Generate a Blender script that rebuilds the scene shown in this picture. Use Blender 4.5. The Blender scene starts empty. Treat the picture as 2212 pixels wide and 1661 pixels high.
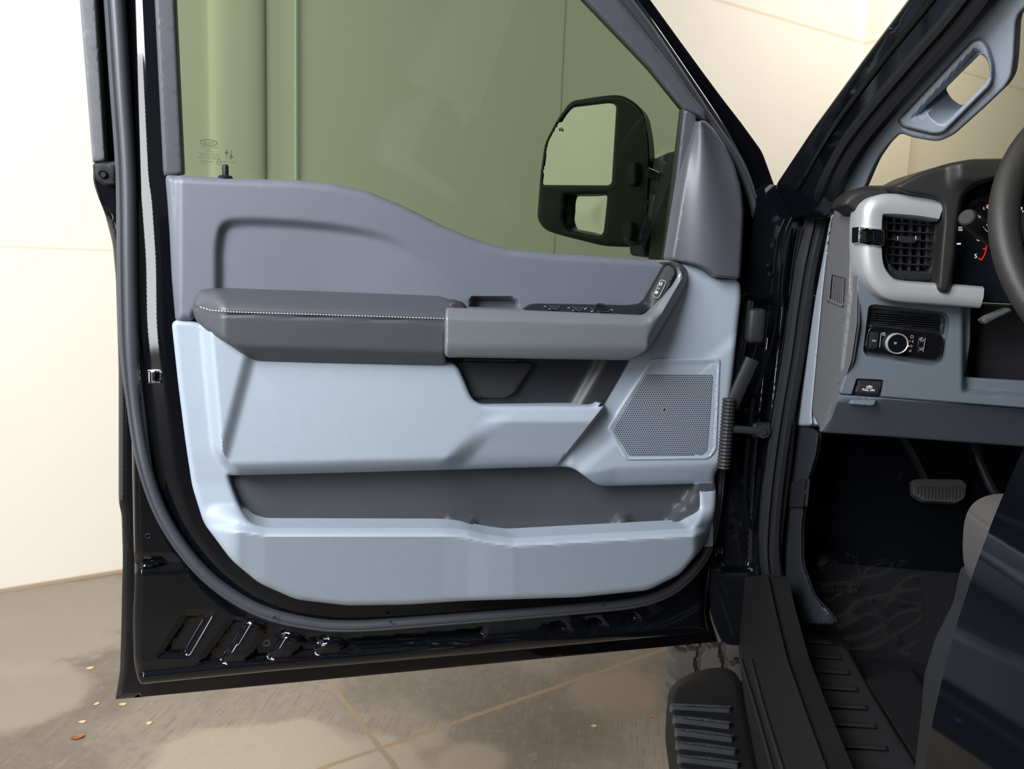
import bpy, bmesh, math, random
import numpy as np
from mathutils import Vector, Matrix
from mathutils.geometry import delaunay_2d_cdt

random.seed(4)
SC = bpy.context.scene
COL = SC.collection

# ------------------------------------------------------------------ camera
W, H, F = 2212.0, 1661.0, 1785.0
CX, CY = W / 2, H / 2
EYE = np.array([0.0, 0.0, 1.35])
# rows: truck right, truck forward, up (in camera x-right, y-down, z-forward)
RM = np.array([[0.99160676, 0.05768326, -0.11570942],
               [0.12313382, -0.14845951, 0.98122262],
               [0.03942196, -0.98723473, -0.15431621]])
cd = bpy.data.cameras.new('camera')
cam = bpy.data.objects.new('camera', cd)
COL.objects.link(cam)
cd.sensor_width = 36.0
cd.lens = 36.0 * F / W
cd.clip_start = 0.02
r_, u_, b_ = RM @ [1, 0, 0], RM @ [0, -1, 0], RM @ [0, 0, -1]
cam.matrix_world = Matrix(((r_[0], u_[0], b_[0], EYE[0]), (r_[1], u_[1], b_[1], EYE[1]),
                           (r_[2], u_[2], b_[2], EYE[2]), (0, 0, 0, 1)))
SC.camera = cam

# ------------------------------------------------------------------ view + light
SC.view_settings.view_transform = 'Standard'
SC.view_settings.look = 'None'
SC.view_settings.gamma = 1.0
SC.view_settings.use_curve_mapping = False
SC.view_settings.exposure = 0.0
wd = bpy.data.worlds.new('sky')
SC.world = wd
wd.use_nodes = True
bg = wd.node_tree.nodes['Background']
bg.inputs[0].default_value = (0.93, 0.95, 1.0, 1)
bg.inputs[1].default_value = 0.20


def area_light(name, loc, target, sx, sy, watts, color):
    l = bpy.data.lights.new(name, 'AREA')
    l.shape = 'RECTANGLE'
    l.size, l.size_y, l.energy, l.color = sx, sy, watts, color
    o = bpy.data.objects.new(name, l)
    COL.objects.link(o)
    o.location = loc
    o.rotation_euler = (Vector(target) - Vector(loc)).to_track_quat('-Z', 'Y').to_euler()
    return o


area_light('added_key_light', (-1.3, -0.55, 2.5), (-0.4, 1.25, 1.05), 1.2, 1.2, 156, (0.95, 0.975, 1.0))  # added key light, unseen; set close for the falloff across the door
area_light('door_opening', (-3.6, -5.0, 1.75), (-0.6, 1.2, 1.25), 1.1, 3.3, 190, (0.97, 0.98, 1.0))
area_light('added_wall_light', (-2.2, 1.4, 3.9), (-2.1, 2.6, 0.8), 2.6, 0.8, 62, (1.0, 0.95, 0.87))  # added light, unseen; brightens the left wall and floor
area_light('added_wall_light', (2.4, 4.6, 3.9), (1.6, 6.1, 1.5), 1.6, 0.6, 55, (1.0, 0.94, 0.84))  # added light, unseen; brightens the wall on the right


# ------------------------------------------------------------------ geometry helpers
def ray(px, py):
    return RM @ np.array([px - CX, py - CY, F])


class Plane:
    """a real plane in the place: point + outward normal; hit() = where the view line of a photo point meets it"""

    def __init__(self, p, n):
        self.n = np.array(n, float) / np.linalg.norm(n)
        self.p = np.array(p, float)

    def hit(self, px, py, off=0.0):
        r = ray(px, py)
        t = ((self.p - EYE) @ self.n + off) / (r @ self.n)
        return EYE + r * t

    def hits(self, P, off):
        P = np.asarray(P, float)
        V = np.column_stack([P[:, 0] - CX, P[:, 1] - CY, np.full(len(P), F)]) @ RM.T
        t = ((self.p - EYE) @ self.n + off) / (V @ self.n)
        return EYE + V * t[:, None]


def X(x): return Plane((x, 0, 0), (-1, 0, 0))
def Y(y): return Plane((0, y, 0), (0, -1, 0))
def Z(z): return Plane((0, 0, z), (0, 0, 1))


DU = np.array([0.92438682, 0.38145642, 0.0])     # along the open door, latch -> hinge
DN = np.array([0.38145642, -0.92438682, 0.0])    # door normal, towards the cab interior
DOOR = Plane(EYE - 1.30 * DN, DN)
DGLASS = Plane(EYE - 1.30 * DN + np.array([0, 0, 0.09]) - DN * 0.03, DN - np.array([0, 0, 0.20]))
DASH = Y(1.24)
INNER = X(0.34)
_pn = np.array([-0.63649384, -0.5056446, -0.58240804])   # jamb face of the leaning windscreen pillar
PIL = Plane((0.27, 1.458, 1.468), _pn)
PILIN = Plane(np.array([0.27, 1.458, 1.468]) - _pn / np.linalg.norm(_pn) * .02, _pn)
_a, _b, _c = Y(1.40).hit(1777, 640), Plane((0, 1.24, 0), (0, -1, 0)).hit(1852, 640), Y(1.40).hit(1796, 482)
_n = np.cross(_b - _a, _c - _a)
ENDP = Plane(_a, _n if _n[0] < 0 else -_n)
_n2 = np.array([-0.735, -0.678, 0.0])
MIRP = Plane(Plane(EYE - 1.30 * np.array([0.38145642, -0.92438682, 0.0]), (0.38145642, -0.92438682, 0.0)).hit(1285, 370, -.36), _n2)


def fillet(pts, r=0, steps=6, closed=True):
    out = []
    n = len(pts)
    for i, p in enumerate(pts):
        rr = p[2] if len(p) > 2 else r
        q = np.array(p[:2], float)
        if (not closed and i in (0, n - 1)) or rr <= 0:
            out.append(q)
            continue
        a = np.array(pts[i - 1][:2], float)
        b = np.array(pts[(i + 1) % n][:2], float)
        la, lb = np.linalg.norm(a - q), np.linalg.norm(b - q)
        if la < 1e-6 or lb < 1e-6:
            continue
        ta, tb = min(rr, la * .499), min(rr, lb * .499)
        A, B = q + (a - q) / la * ta, q + (b - q) / lb * tb
        for k in range(steps + 1):
            t = k / steps
            out.append((1 - t) ** 2 * A + 2 * t * (1 - t) * q + t * t * B)
    return np.array(out)


def resample(poly, step, closed=True):
    poly = np.asarray(poly, float)
    out = []
    n = len(poly)
    for i in range(n if closed else n - 1):
        a, b = poly[i], poly[(i + 1) % n]
        k = max(1, int(np.linalg.norm(b - a) / step))
        for j in range(k):
            out.append(a + (b - a) * j / k)
    if not closed:
        out.append(poly[-1])
    out = [q for i, q in enumerate(out) if i == 0 or np.linalg.norm(q - out[i - 1]) > 0.15]
    return np.array(out)


def segdist(P, A, B):
    P, A, B = np.asarray(P, float), np.asarray(A, float), np.asarray(B, float)
    d = B - A
    best = np.full(len(P), 1e9)
    for a, dd in zip(A, d):
        L = dd @ dd
        t = np.clip(((P - a) @ dd) / (L if L > 1e-9 else 1), 0, 1)
        q = P - a - t[:, None] * dd
        best = np.minimum(best, (q * q).sum(1))
    return np.sqrt(best)


def inside(P, poly):
    P, poly = np.asarray(P, float), np.asarray(poly, float)
    r = np.zeros(len(P), bool)
    x, y = P[:, 0], P[:, 1]
    for a, b in zip(poly, np.roll(poly, -1, 0)):
        if a[1] == b[1]:
            continue
        c = ((a[1] > y) != (b[1] > y)) & (x < (b[0] - a[0]) * (y - a[1]) / (b[1] - a[1]) + a[0])
        r ^= c
    return r


def sdf(P, poly):
    """distance to polygon edge, positive inside"""
    poly = np.asarray(poly, float)
    d = segdist(P, poly, np.roll(poly, -1, 0))
    return np.where(inside(P, poly), d, -d)


def sm(t):
    t = np.clip(t, 0, 1)
    return t * t * (3 - 2 * t)


def lined(P, a, b):
    """signed distance from line a->b, positive to the right when looking a->b in the photo (y down)"""
    a, b = np.array(a, float), np.array(b, float)
    d = (b - a) / np.linalg.norm(b - a)
    return (np.asarray(P) - a) @ np.array([-d[1], d[0]])


ROOT = None
BASE = np.array([1.2, 0.6, 0.0])


def link_bm(name, bm, m, parent, base=None, angle=38):
    me = bpy.data.meshes.new(name)
    base = BASE if base is None else base
    bmesh.ops.translate(bm, verts=bm.verts, vec=Vector(-np.asarray(base, float)))
    bm.to_mesh(me)
    bm.free()
    for p in me.polygons:
        p.use_smooth = True
    me.set_sharp_from_angle(angle=math.radians(angle))
    me.materials.append(m)
    o = bpy.data.objects.new(name, me)
    COL.objects.link(o)
    if parent is not None:
        o.parent = parent
    return o


def relief(name, outline, plane, m, parent, off=0.0, h=None, holes=(), spacing=14, er=0, ed=0, skirt=0.006,
           r=0, back=False, angle=38, base=None, hr=0, step=None, creases=(), sdir=None):
    """solid moulded panel: outline on its plane, raised/lowered by h(P, d), rounded edges, returned sides"""
    step = step or max(3.0, min(spacing, 12))
    O = resample(fillet(outline, r), step)
    HS = [resample(fillet(hh, hr), step) for hh in holes]
    loops = [O] + HS
    allA = np.vstack(loops)
    allB = np.vstack([np.roll(l, -1, 0) for l in loops])
    lo, hi = O.min(0), O.max(0)
    gx = np.arange(lo[0], hi[0], spacing)
    gy = np.arange(lo[1], hi[1], spacing * .87)
    G = np.array([(x + (spacing / 2 if j % 2 else 0), y) for j, y in enumerate(gy) for x in gx]).reshape(-1, 2)
    extra = []
    if er > 0:
        for l in loops:
            t = np.roll(l, -1, 0) - np.roll(l, 1, 0)
            t /= np.maximum(np.linalg.norm(t, axis=1), 1e-9)[:, None]
            nn = np.column_stack([-t[:, 1], t[:, 0]])
            for k in (.08, .25, .5, .78, 1.0):
                extra += [l + nn * er * k, l - nn * er * k]
    if len(G):
        G = G[inside(G, O)]
        for hh in HS:
            G = G[~inside(G, hh)]
        if len(G):
            G = G[segdist(G, allA, allB) > max(spacing * .45, er * 1.08)]
    if extra:
        Ex = np.vstack(extra)
        Ex = Ex[inside(Ex, O)]
        for hh in HS:
            Ex = Ex[~inside(Ex, hh)]
        dd = segdist(Ex, allA, allB)
        lv = np.min(np.abs(dd[:, None] - er * np.array([.08, .25, .5, .78, 1.0])[None]), axis=1)
        Ex = Ex[lv < er * .03]
        G = np.vstack([G, Ex]) if len(G) else Ex
    CR = [resample(np.array(c, float), step, False) for c in creases]
    for c in CR:
        if len(G):
            G = G[segdist(G, c[:-1], c[1:]) > spacing * .4]
    P = np.vstack(loops + CR + ([G] if len(G) else []))
    edges, k = [], 0
    for l in loops:
        n = len(l)
        edges += [(k + i, k + (i + 1) % n) for i in range(n)]
        k += n
    for c in CR:
        edges += [(k + i, k + i + 1) for i in range(len(c) - 1)]
        k += len(c)
    vs, _, fs, *_rest = delaunay_2d_cdt([Vector(p) for p in P], edges, [], 0, 1e-4)
    V = np.array([(v.x, v.y) for v in vs])
    fs = [f for f in fs]
    cen = np.array([V[list(f)].mean(0) for f in fs])
    keep = inside(cen, O)
    for hh in HS:
        keep &= ~inside(cen, hh)
    d = segdist(V, allA, allB)
    z = np.full(len(V), off, float)
    if h is not None:
        z = z + h(V, d)
    if er > 0:
        q = 1 - np.clip(d / er, 0, 1)
        z = z - ed * (1 - np.sqrt(np.maximum(0, 1 - q * q)))
    Q = plane.hits(V, z)
    bm = bmesh.new()
    bv = [bm.verts.new(p) for p in Q]
    for f, kp in zip(fs, keep):
        if kp:
            try:
                bm.faces.new([bv[i] for i in f])
            except ValueError:
                pass
    for v in [v for v in bm.verts if not v.link_faces]:
        bm.verts.remove(v)
    bm.normal_update()
    N = Vector(plane.n)
    if sum((f.normal.dot(N) for f in bm.faces)) < 0:
        bmesh.ops.reverse_faces(bm, faces=bm.faces[:])
    if skirt:
        be = [e for e in bm.edges if len(e.link_faces) == 1]
        g = bmesh.ops.extrude_edge_only(bm, edges=be)
        nv = [x for x in g['geom'] if isinstance(x, bmesh.types.BMVert)]
        bmesh.ops.translate(bm, verts=nv, vec=(-N if sdir is None else Vector(sdir)) * skirt)
        if back:
            be = [e for e in bm.edges if len(e.link_faces) == 1]
            bmesh.ops.holes_fill(bm, edges=be, sides=0)
    bm.normal_update()
    return link_bm(name, bm, m, parent, base, angle)


def sweep(name, path, prof, N, m, parent, closed=False, caps=True, base=None, scales=None, angle=40):
    """profile [(side, out)] swept along 3D path; out = N, side = tangent x N"""
    path = [np.asarray(p, float) for p in path]
    n, k = len(path), len(prof)
    bm = bmesh.new()
    rings = []
    for i, p in enumerate(path):
        a = path[i - 1] if (i > 0 or closed) else p
        b = path[(i + 1) % n] if (i < n - 1 or closed) else p
        t = b - a
        t /= np.linalg.norm(t)
        Ni = np.asarray(N[i] if isinstance(N, list) else N, float)
        s = np.cross(t, Ni)
        s /= np.linalg.norm(s)
        o = np.cross(s, t)
        c = 1 if scales is None else scales[i]
        rings.append([bm.verts.new(p + s * x * c + o * y * c) for x, y in prof])
    for i in range(n if closed else n - 1):
        A, B = rings[i], rings[(i + 1) % n]
        for j in range(k):
            bm.faces.new((A[j], A[(j + 1) % k], B[(j + 1) % k], B[j]))
    if caps and not closed:
        bm.faces.new(rings[0][::-1])
        bm.faces.new(rings[-1])
    bmesh.ops.recalc_face_normals(bm, faces=bm.faces[:])
    return link_bm(name, bm, m, parent, base, angle)


def ell(rx, ry, n=14, p=2.0):
    out = []
    for i in range(n):
        a = 2 * math.pi * i / n
        c, s = math.cos(a), math.sin(a)
        out.append((rx * math.copysign(abs(c) ** (2 / p), c), ry * math.copysign(abs(s) ** (2 / p), s)))
    return out


def curve3(pts, n=6, closed=False):
    """Catmull-Rom through 3D points"""
    P = [np.asarray(p, float) for p in pts]
    m = len(P)
    out = []
    for i in range(m if closed else m - 1):
        p0 = P[i - 1] if (i or closed) else P[0] * 2 - P[1]
        p1, p2 = P[i], P[(i + 1) % m]
        p3 = P[(i + 2) % m] if (i + 2 < m or closed) else P[-1] * 2 - P[-2]
        for j in range(n):
            t = j / n
            out.append(.5 * ((2 * p1) + (p2 - p0) * t + (2 * p0 - 5 * p1 + 4 * p2 - p3) * t * t + (3 * p1 - p0 - 3 * p2 + p3) * t ** 3))
    if not closed:
        out.append(P[-1])
    return out


def lathe(name, c, axis, prof, m, parent, seg=32, base=None, angle=35):
    """prof [(radius, height along axis)]"""
    c, ax = np.asarray(c, float), np.asarray(axis, float)
    ax /= np.linalg.norm(ax)
    a = np.cross(ax, [0, 0, 1.0]) if abs(ax[2]) < .9 else np.cross(ax, [1.0, 0, 0])
    a /= np.linalg.norm(a)
    b = np.cross(ax, a)
    bm = bmesh.new()
    rings = []
    for r, z in prof:
        if r < 1e-6:
            rings.append([bm.verts.new(c + ax * z)])
        else:
            rings.append([bm.verts.new(c + ax * z + (a * math.cos(2 * math.pi * i / seg) + b * math.sin(2 * math.pi * i / seg)) * r) for i in range(seg)])
    for A, B in zip(rings, rings[1:]):
        for i in range(seg):
            j = (i + 1) % seg
            if len(A) == 1 and len(B) == 1:
                continue
            if len(A) == 1:
                bm.faces.new((A[0], B[i], B[j]))
            elif len(B) == 1:
                bm.faces.new((A[i], A[j], B[0]))
            else:
                bm.faces.new((A[i], A[j], B[j], B[i]))
    bmesh.ops.recalc_face_normals(bm, faces=bm.faces[:])
    return link_bm(name, bm, m, parent, base, angle)


def box(name, lo, hi, m, parent, bev=0.0, base=None, axes=None, org=(0, 0, 0)):
    bm = bmesh.new()
    bmesh.ops.create_cube(bm, size=1)
    lo, hi = np.array(lo, float), np.array(hi, float)
    for v in bm.verts:
        q = lo + (np.array(v.co) + .5) * (hi - lo)
        if axes is not None:
            q = np.array(org) + sum(np.asarray(axes[i], float) * q[i] for i in range(3))
        v.co = q
    if bev:
        bmesh.ops.bevel(bm, geom=bm.edges[:], offset=bev, segments=3, profile=.5, affect='EDGES')
    bmesh.ops.recalc_face_normals(bm, faces=bm.faces[:])
    return link_bm(name, bm, m, parent, base, 35)


def hull(name, pts, m, parent, bev=0.0, base=None):
    bm = bmesh.new()
    for p in pts:
        bm.verts.new(p)
    bmesh.ops.convex_hull(bm, input=bm.verts[:])
    if bev:
        bmesh.ops.dissolve_limit(bm, angle_limit=.02, verts=bm.verts[:], edges=bm.edges[:])
        bmesh.ops.bevel(bm, geom=bm.edges[:], offset=bev, segments=3, profile=.5, affect='EDGES')
    bmesh.ops.recalc_face_normals(bm, faces=bm.faces[:])
    return link_bm(name, bm, m, parent, base, 35)


def strokes(name, lines, plane, off, m, parent, w=2.0, thick=0.0004, base=None):
    """thin printed / moulded lines"""
    bm = bmesh.new()
    N = plane.n
    for ln in lines:
        ww = w
        if isinstance(ln, tuple) and len(ln) == 2 and isinstance(ln[0], list):
            ln, ww = ln
        L = np.asarray(ln, float)
        for a, b in zip(L, L[1:]):
            d = b - a
            l = np.linalg.norm(d)
            if l < 1e-6:
                continue
            d /= l
            s = np.array([-d[1], d[0]]) * ww / 2
            e = d * ww * .2
            q = np.array([a - e - s, b + e - s, b + e + s, a - e + s])
            top = [bm.verts.new(p) for p in plane.hits(q, off + thick)]
            bot = [bm.verts.new(p) for p in plane.hits(q, off)]
            bm.faces.new(top)
            for i in range(4):
                bm.faces.new((top[i], top[(i + 1) % 4], bot[(i + 1) % 4], bot[i]))
    bmesh.ops.recalc_face_normals(bm, faces=bm.faces[:])
    return link_bm(name, bm, m, parent, base)


def lettering(name, s, px, py, size, plane, off, m, parent, mirror=False, ang=0.0, sx=1.0, base=None, bold=0.0):
    cu = bpy.data.curves.new('t', 'FONT')
    cu.body, cu.size, cu.align_x, cu.align_y = s, size, 'CENTER', 'CENTER'
    cu.offset = bold
    cu.resolution_u = 3
    o = bpy.data.objects.new('t', cu)
    COL.objects.link(o)
    bpy.context.view_layer.update()
    me = bpy.data.meshes.new_from_object(o.evaluated_get(bpy.context.evaluated_depsgraph_get()))
    bpy.data.objects.remove(o)
    bpy.data.curves.remove(cu)
    me.name = name
    c, sn = math.cos(ang), math.sin(ang)
    co = np.array([v.co[:2] for v in me.vertices])
    x, y = co[:, 0] * (-sx if mirror else sx), -co[:, 1]
    P = np.column_stack([px + x * c - y * sn, py + x * sn + y * c])
    Q = plane.hits(P, off) - (BASE if base is None else base)
    for v, q in zip(me.vertices, Q):
        v.co = q
    me.materials.append(m)
    ob = bpy.data.objects.new(name, me)
    COL.objects.link(ob)
    ob.parent = parent
    return ob


# ------------------------------------------------------------------ materials
def mat(name, col, rough=.5, metal=0.0, coat=0.0, var=0.0, vs=30.0, bump=0.0, bs=900.0, spec=.5, emit=None, es=0.0):
    m = bpy.data.materials.new(name)
    m.use_nodes = True
    nt = m.node_tree
    b = nt.nodes['Principled BSDF']
    b.inputs['Base Color'].default_value = (*col, 1)
    b.inputs['Roughness'].default_value = rough
    b.inputs['Metallic'].default_value = metal
    b.inputs['Coat Weight'].default_value = coat
    b.inputs['Coat Roughness'].default_value = .03
    b.inputs['Specular IOR Level'].default_value = spec
    if emit:
        b.inputs['Emission Color'].default_value = (*emit, 1)
        b.inputs['Emission Strength'].default_value = es
    tc = nt.nodes.new('ShaderNodeTexCoord')
    if var:
        n = nt.nodes.new('ShaderNodeTexNoise')
        n.inputs['Scale'].default_value = vs
        n.inputs['Detail'].default_value = 3
        mx = nt.nodes.new('ShaderNodeMix')
        mx.data_type = 'RGBA'
        mx.inputs['A'].default_value = (*[c * (1 - var) for c in col], 1)
        mx.inputs['B'].default_value = (*[min(1, c * (1 + var)) for c in col], 1)
        nt.links.new(tc.outputs['Object'], n.inputs['Vector'])
        nt.links.new(n.outputs['Fac'], mx.inputs['Factor'])
        nt.links.new(mx.outputs['Result'], b.inputs['Base Color'])
    if bump:
        n = nt.nodes.new('ShaderNodeTexNoise')
        n.inputs['Scale'].default_value = bs
        n.inputs['Detail'].default_value = 2
        bp = nt.nodes.new('ShaderNodeBump')
        bp.inputs['Strength'].default_value = bump
        bp.inputs['Distance'].default_value = .001
        nt.links.new(tc.outputs['Object'], n.inputs['Vector'])
        nt.links.new(n.outputs['Fac'], bp.inputs['Height'])
        nt.links.new(bp.outputs['Normal'], b.inputs['Normal'])
    return m


def glass(name, tint, refl=.8, rough=0.0):
    m = bpy.data.materials.new(name)
    m.use_nodes = True
    nt = m.node_tree
    nt.nodes.clear()
    out = nt.nodes.new('ShaderNodeOutputMaterial')
    tr = nt.nodes.new('ShaderNodeBsdfTransparent')
    tr.inputs[0].default_value = (*tint, 1)
    gl = nt.nodes.new('ShaderNodeBsdfGlossy')
    gl.inputs['Roughness'].default_value = rough
    gl.inputs[0].default_value = (refl, refl, refl, 1)
    fr = nt.nodes.new('ShaderNodeFresnel')
    geo = nt.nodes.new('ShaderNodeNewGeometry')
    ior = nt.nodes.new('ShaderNodeMapRange')       # a thin pane mirrors the same from both sides
    ior.inputs['To Min'].default_value, ior.inputs['To Max'].default_value = 1.45, 1 / 1.45
    nt.links.new(geo.outputs['Backfacing'], ior.inputs['Value'])
    nt.links.new(ior.outputs[0], fr.inputs[0])
    mx = nt.nodes.new('ShaderNodeMixShader')
    nt.links.new(fr.outputs[0], mx.inputs[0])
    nt.links.new(tr.outputs[0], mx.inputs[1])
    nt.links.new(gl.outputs[0], mx.inputs[2])
    nt.links.new(mx.outputs[0], out.inputs[0])
    return m


PAINT = mat('black_paint', (.0022, .0027, .004), .06, spec=.42)
LGREY = mat('light_grey_plastic', (.272, .315, .375), .52, var=.04, vs=60, bump=.10, bs=1300)
MGREY = mat('slate_grey_plastic', (.108, .117, .143), .50, var=.05, vs=50, bump=.16, bs=1200)
DGREY = mat('charcoal_plastic', (.022, .023, .027), .48, var=.06, bump=.12, bs=1200)
POCKET = mat('pocket_plastic', (.045, .048, .055), .55, var=.06, bump=.12, bs=1200)
LEATHER = mat('black_leather', (.052, .055, .064), .44, var=.08, vs=200, bump=.30, bs=700)
SATIN = mat('satin_graphite', (.16, .172, .19),   .42, metal=.3, bump=.05, bs=2000)
SILVER = mat('satin_silver', (.30, .305, .31), .40, metal=.3)
CHROME = mat('chrome', (.8, .8, .8), .10, metal=1)
RUBBER = mat('grey_rubber', (.046, .050, .059), .46, var=.05)
BLACKR = mat('black_rubber', (.010, .010, .012), .55)
BPLAST = mat('black_plastic', (.009, .010, .012), .5, spec=.25)
MATTE = mat('matte_black', (.006, .006, .0065), .65, spec=.15)
GLOSSB = mat('piano_black', (.004, .004, .005), .10, coat=.3)
THREAD = mat('grey_thread', (.50, .50, .50), .7)
WHITEM = mat('white_marking', (.70, .72, .74), .6)
ETCH = mat('etched_marking', (.028, .034, .022), .7)
MIRROR = mat('mirror_glass', (.86, .88, .86), .01, metal=1)
DASHG = mat('shaded_dash_grey', (.078, .093, .112), .52, var=.04, vs=60, bump=.10, bs=1300)  # light grey plastic darkened; the cab's shade is put into this colour
ENDCAP = mat('taupe_grey_plastic', (.075, .075, .080), .55, var=.05, bump=.10, bs=1300)
DASHTOP = mat('dash_top_plastic', (.014, .0135, .0125), .50, spec=.3, var=.06, bump=.15, bs=1200)
CARPET = mat('charcoal_carpet', (.008, .008, .009), .95, spec=.05, var=.3, vs=500, bump=.6, bs=900)
NAVY = mat('navy_plastic', (.009, .0105, .015), .55, var=.05, bump=.1)
SEATM = mat('grey_leather', (.055, .052, .050), .5, var=.06, vs=300, bump=.3, bs=700)
LIT = mat('gauge_white', (.0, .0, .0), .5, emit=(.9, .97, 1), es=1.0)
LITC = mat('gauge_cyan', (.0, .0, .0), .5, emit=(.35, .95, .95), es=1.0)
LITR = mat('gauge_red', (.0, .0, .0), .5, emit=(1, .02, .01), es=1.0)
LITO = mat('amber_lamp', (.0, .0, .0), .5, emit=(1, .35, .02), es=1.4)
FRAMEG = mat('frame_grey_plastic', (.062, .066, .078), .5, var=.05, bump=.14, bs=1200)
SAILG = mat('sail_grey_plastic', (.068, .072, .087), .45, var=.05, bump=.14, bs=1200)
PTRIM = mat('shaded_pillar_grey', (.215, .245, .285), .55, var=.04, bump=.1, bs=1300)  # same light grey as the lower trim, darkened in colour for shade
DGL = glass('green_tinted_glass', (.265, .33, .235))
WGL = glass('windscreen_glass', (.80, .80, .66))
SCR = mat('gauge_screen', (.003, .004, .006), .25)
TYRE = mat('tyre_rubber', (.10, .097, .094), .8, var=.2, vs=40, bump=.3, bs=200)
ICON = mat('icon_marking', (.35, .38, .42), .6)


def nodes(m):
    return m.node_tree, m.node_tree.nodes, m.node_tree.links


def perforated():
    m = mat('perforated_grille', (.19, .22, .265), .5)
    nt, N, L = nodes(m)
    b = N['Principled BSDF']
    tc = N.new('ShaderNodeTexCoord')

    def vm(op, a, v=None):
        n = N.new('ShaderNodeVectorMath')
        n.operation = op
        L.new(a, n.inputs[0])
        if v is not None:
            n.inputs[1].default_value = v
        return n

    def mm(op, a, v=None):
        n = N.new('ShaderNodeMath')
        n.operation = op
        if isinstance(a, (int, float)):
            n.inputs[0].default_value = a
        else:
            L.new(a, n.inputs[0])
        if v is not None:
            if isinstance(v, (int, float)):
                n.inputs[1].default_value = v
            else:
                L.new(v, n.inputs[1])
        return n
    u = vm('DOT_PRODUCT', tc.outputs['Object'], tuple(DU)).outputs['Value']
    sep = N.new('ShaderNodeSeparateXYZ')
    L.new(tc.outputs['Object'], sep.inputs[0])
    s = .0042
    res = []
    for sh in (0.0, 0.5):
        fx = mm('SUBTRACT', mm('FRACT', mm('ADD', mm('DIVIDE', u, s).outputs[0], sh).outputs[0]).outputs[0], .5).outputs[0]
        fy = mm('MULTIPLY', mm('SUBTRACT', mm('FRACT', mm('ADD', mm('DIVIDE', sep.outputs['Z'], s * 1.732).outputs[0], sh).outputs[0]).outputs[0], .5).outputs[0], 1.732).outputs[0]
        d = mm('ADD', mm('MULTIPLY', fx, fx).outputs[0], mm('MULTIPLY', fy, fy).outputs[0]).outputs[0]
        res.append(d)
    dmin = mm('MINIMUM', res[0], res[1]).outputs[0]
    mask = N.new('ShaderNodeMapRange')
    mask.inputs['From Min'].default_value = .055
    mask.inputs['From Max'].default_value = .11
    L.new(dmin, mask.inputs['Value'])
    mx = N.new('ShaderNodeMix')
    mx.data_type = 'RGBA'
    mx.inputs['A'].default_value = (.02, .022, .026, 1)
    mx.inputs['B'].default_value = (.19, .22, .265, 1)
    L.new(mask.outputs[0], mx.inputs['Factor'])
    L.new(mx.outputs['Result'], b.inputs['Base Color'])
    bp = N.new('ShaderNodeBump')
    bp.inputs['Strength'].default_value = .6
    bp.inputs['Distance'].default_value = .001
    L.new(mask.outputs[0], bp.inputs['Height'])
    L.new(bp.outputs['Normal'], b.inputs['Normal'])
    return m


PERF = perforated()


def tag(o, label=None, cat=None, group=None, kind=None):
    for k, v in (('label', label), ('category', cat), ('group', group), ('kind', kind)):
        if v:
            o[k] = v
    return o


# ------------------------------------------------------------------ the setting
WD = np.array([0.75858332, 0.65157605, 0.0])      # along the wall, away to the truck's front
WN = np.array([0.65157605, -0.75858332, 0.0])
W0 = Z(0).hit(0, 1280)
WALL = Plane(W0, WN)


def wall_s(px, py=400, off=0.0):
    return float((WALL.hit(px, py, off) - W0) @ WD)


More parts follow.
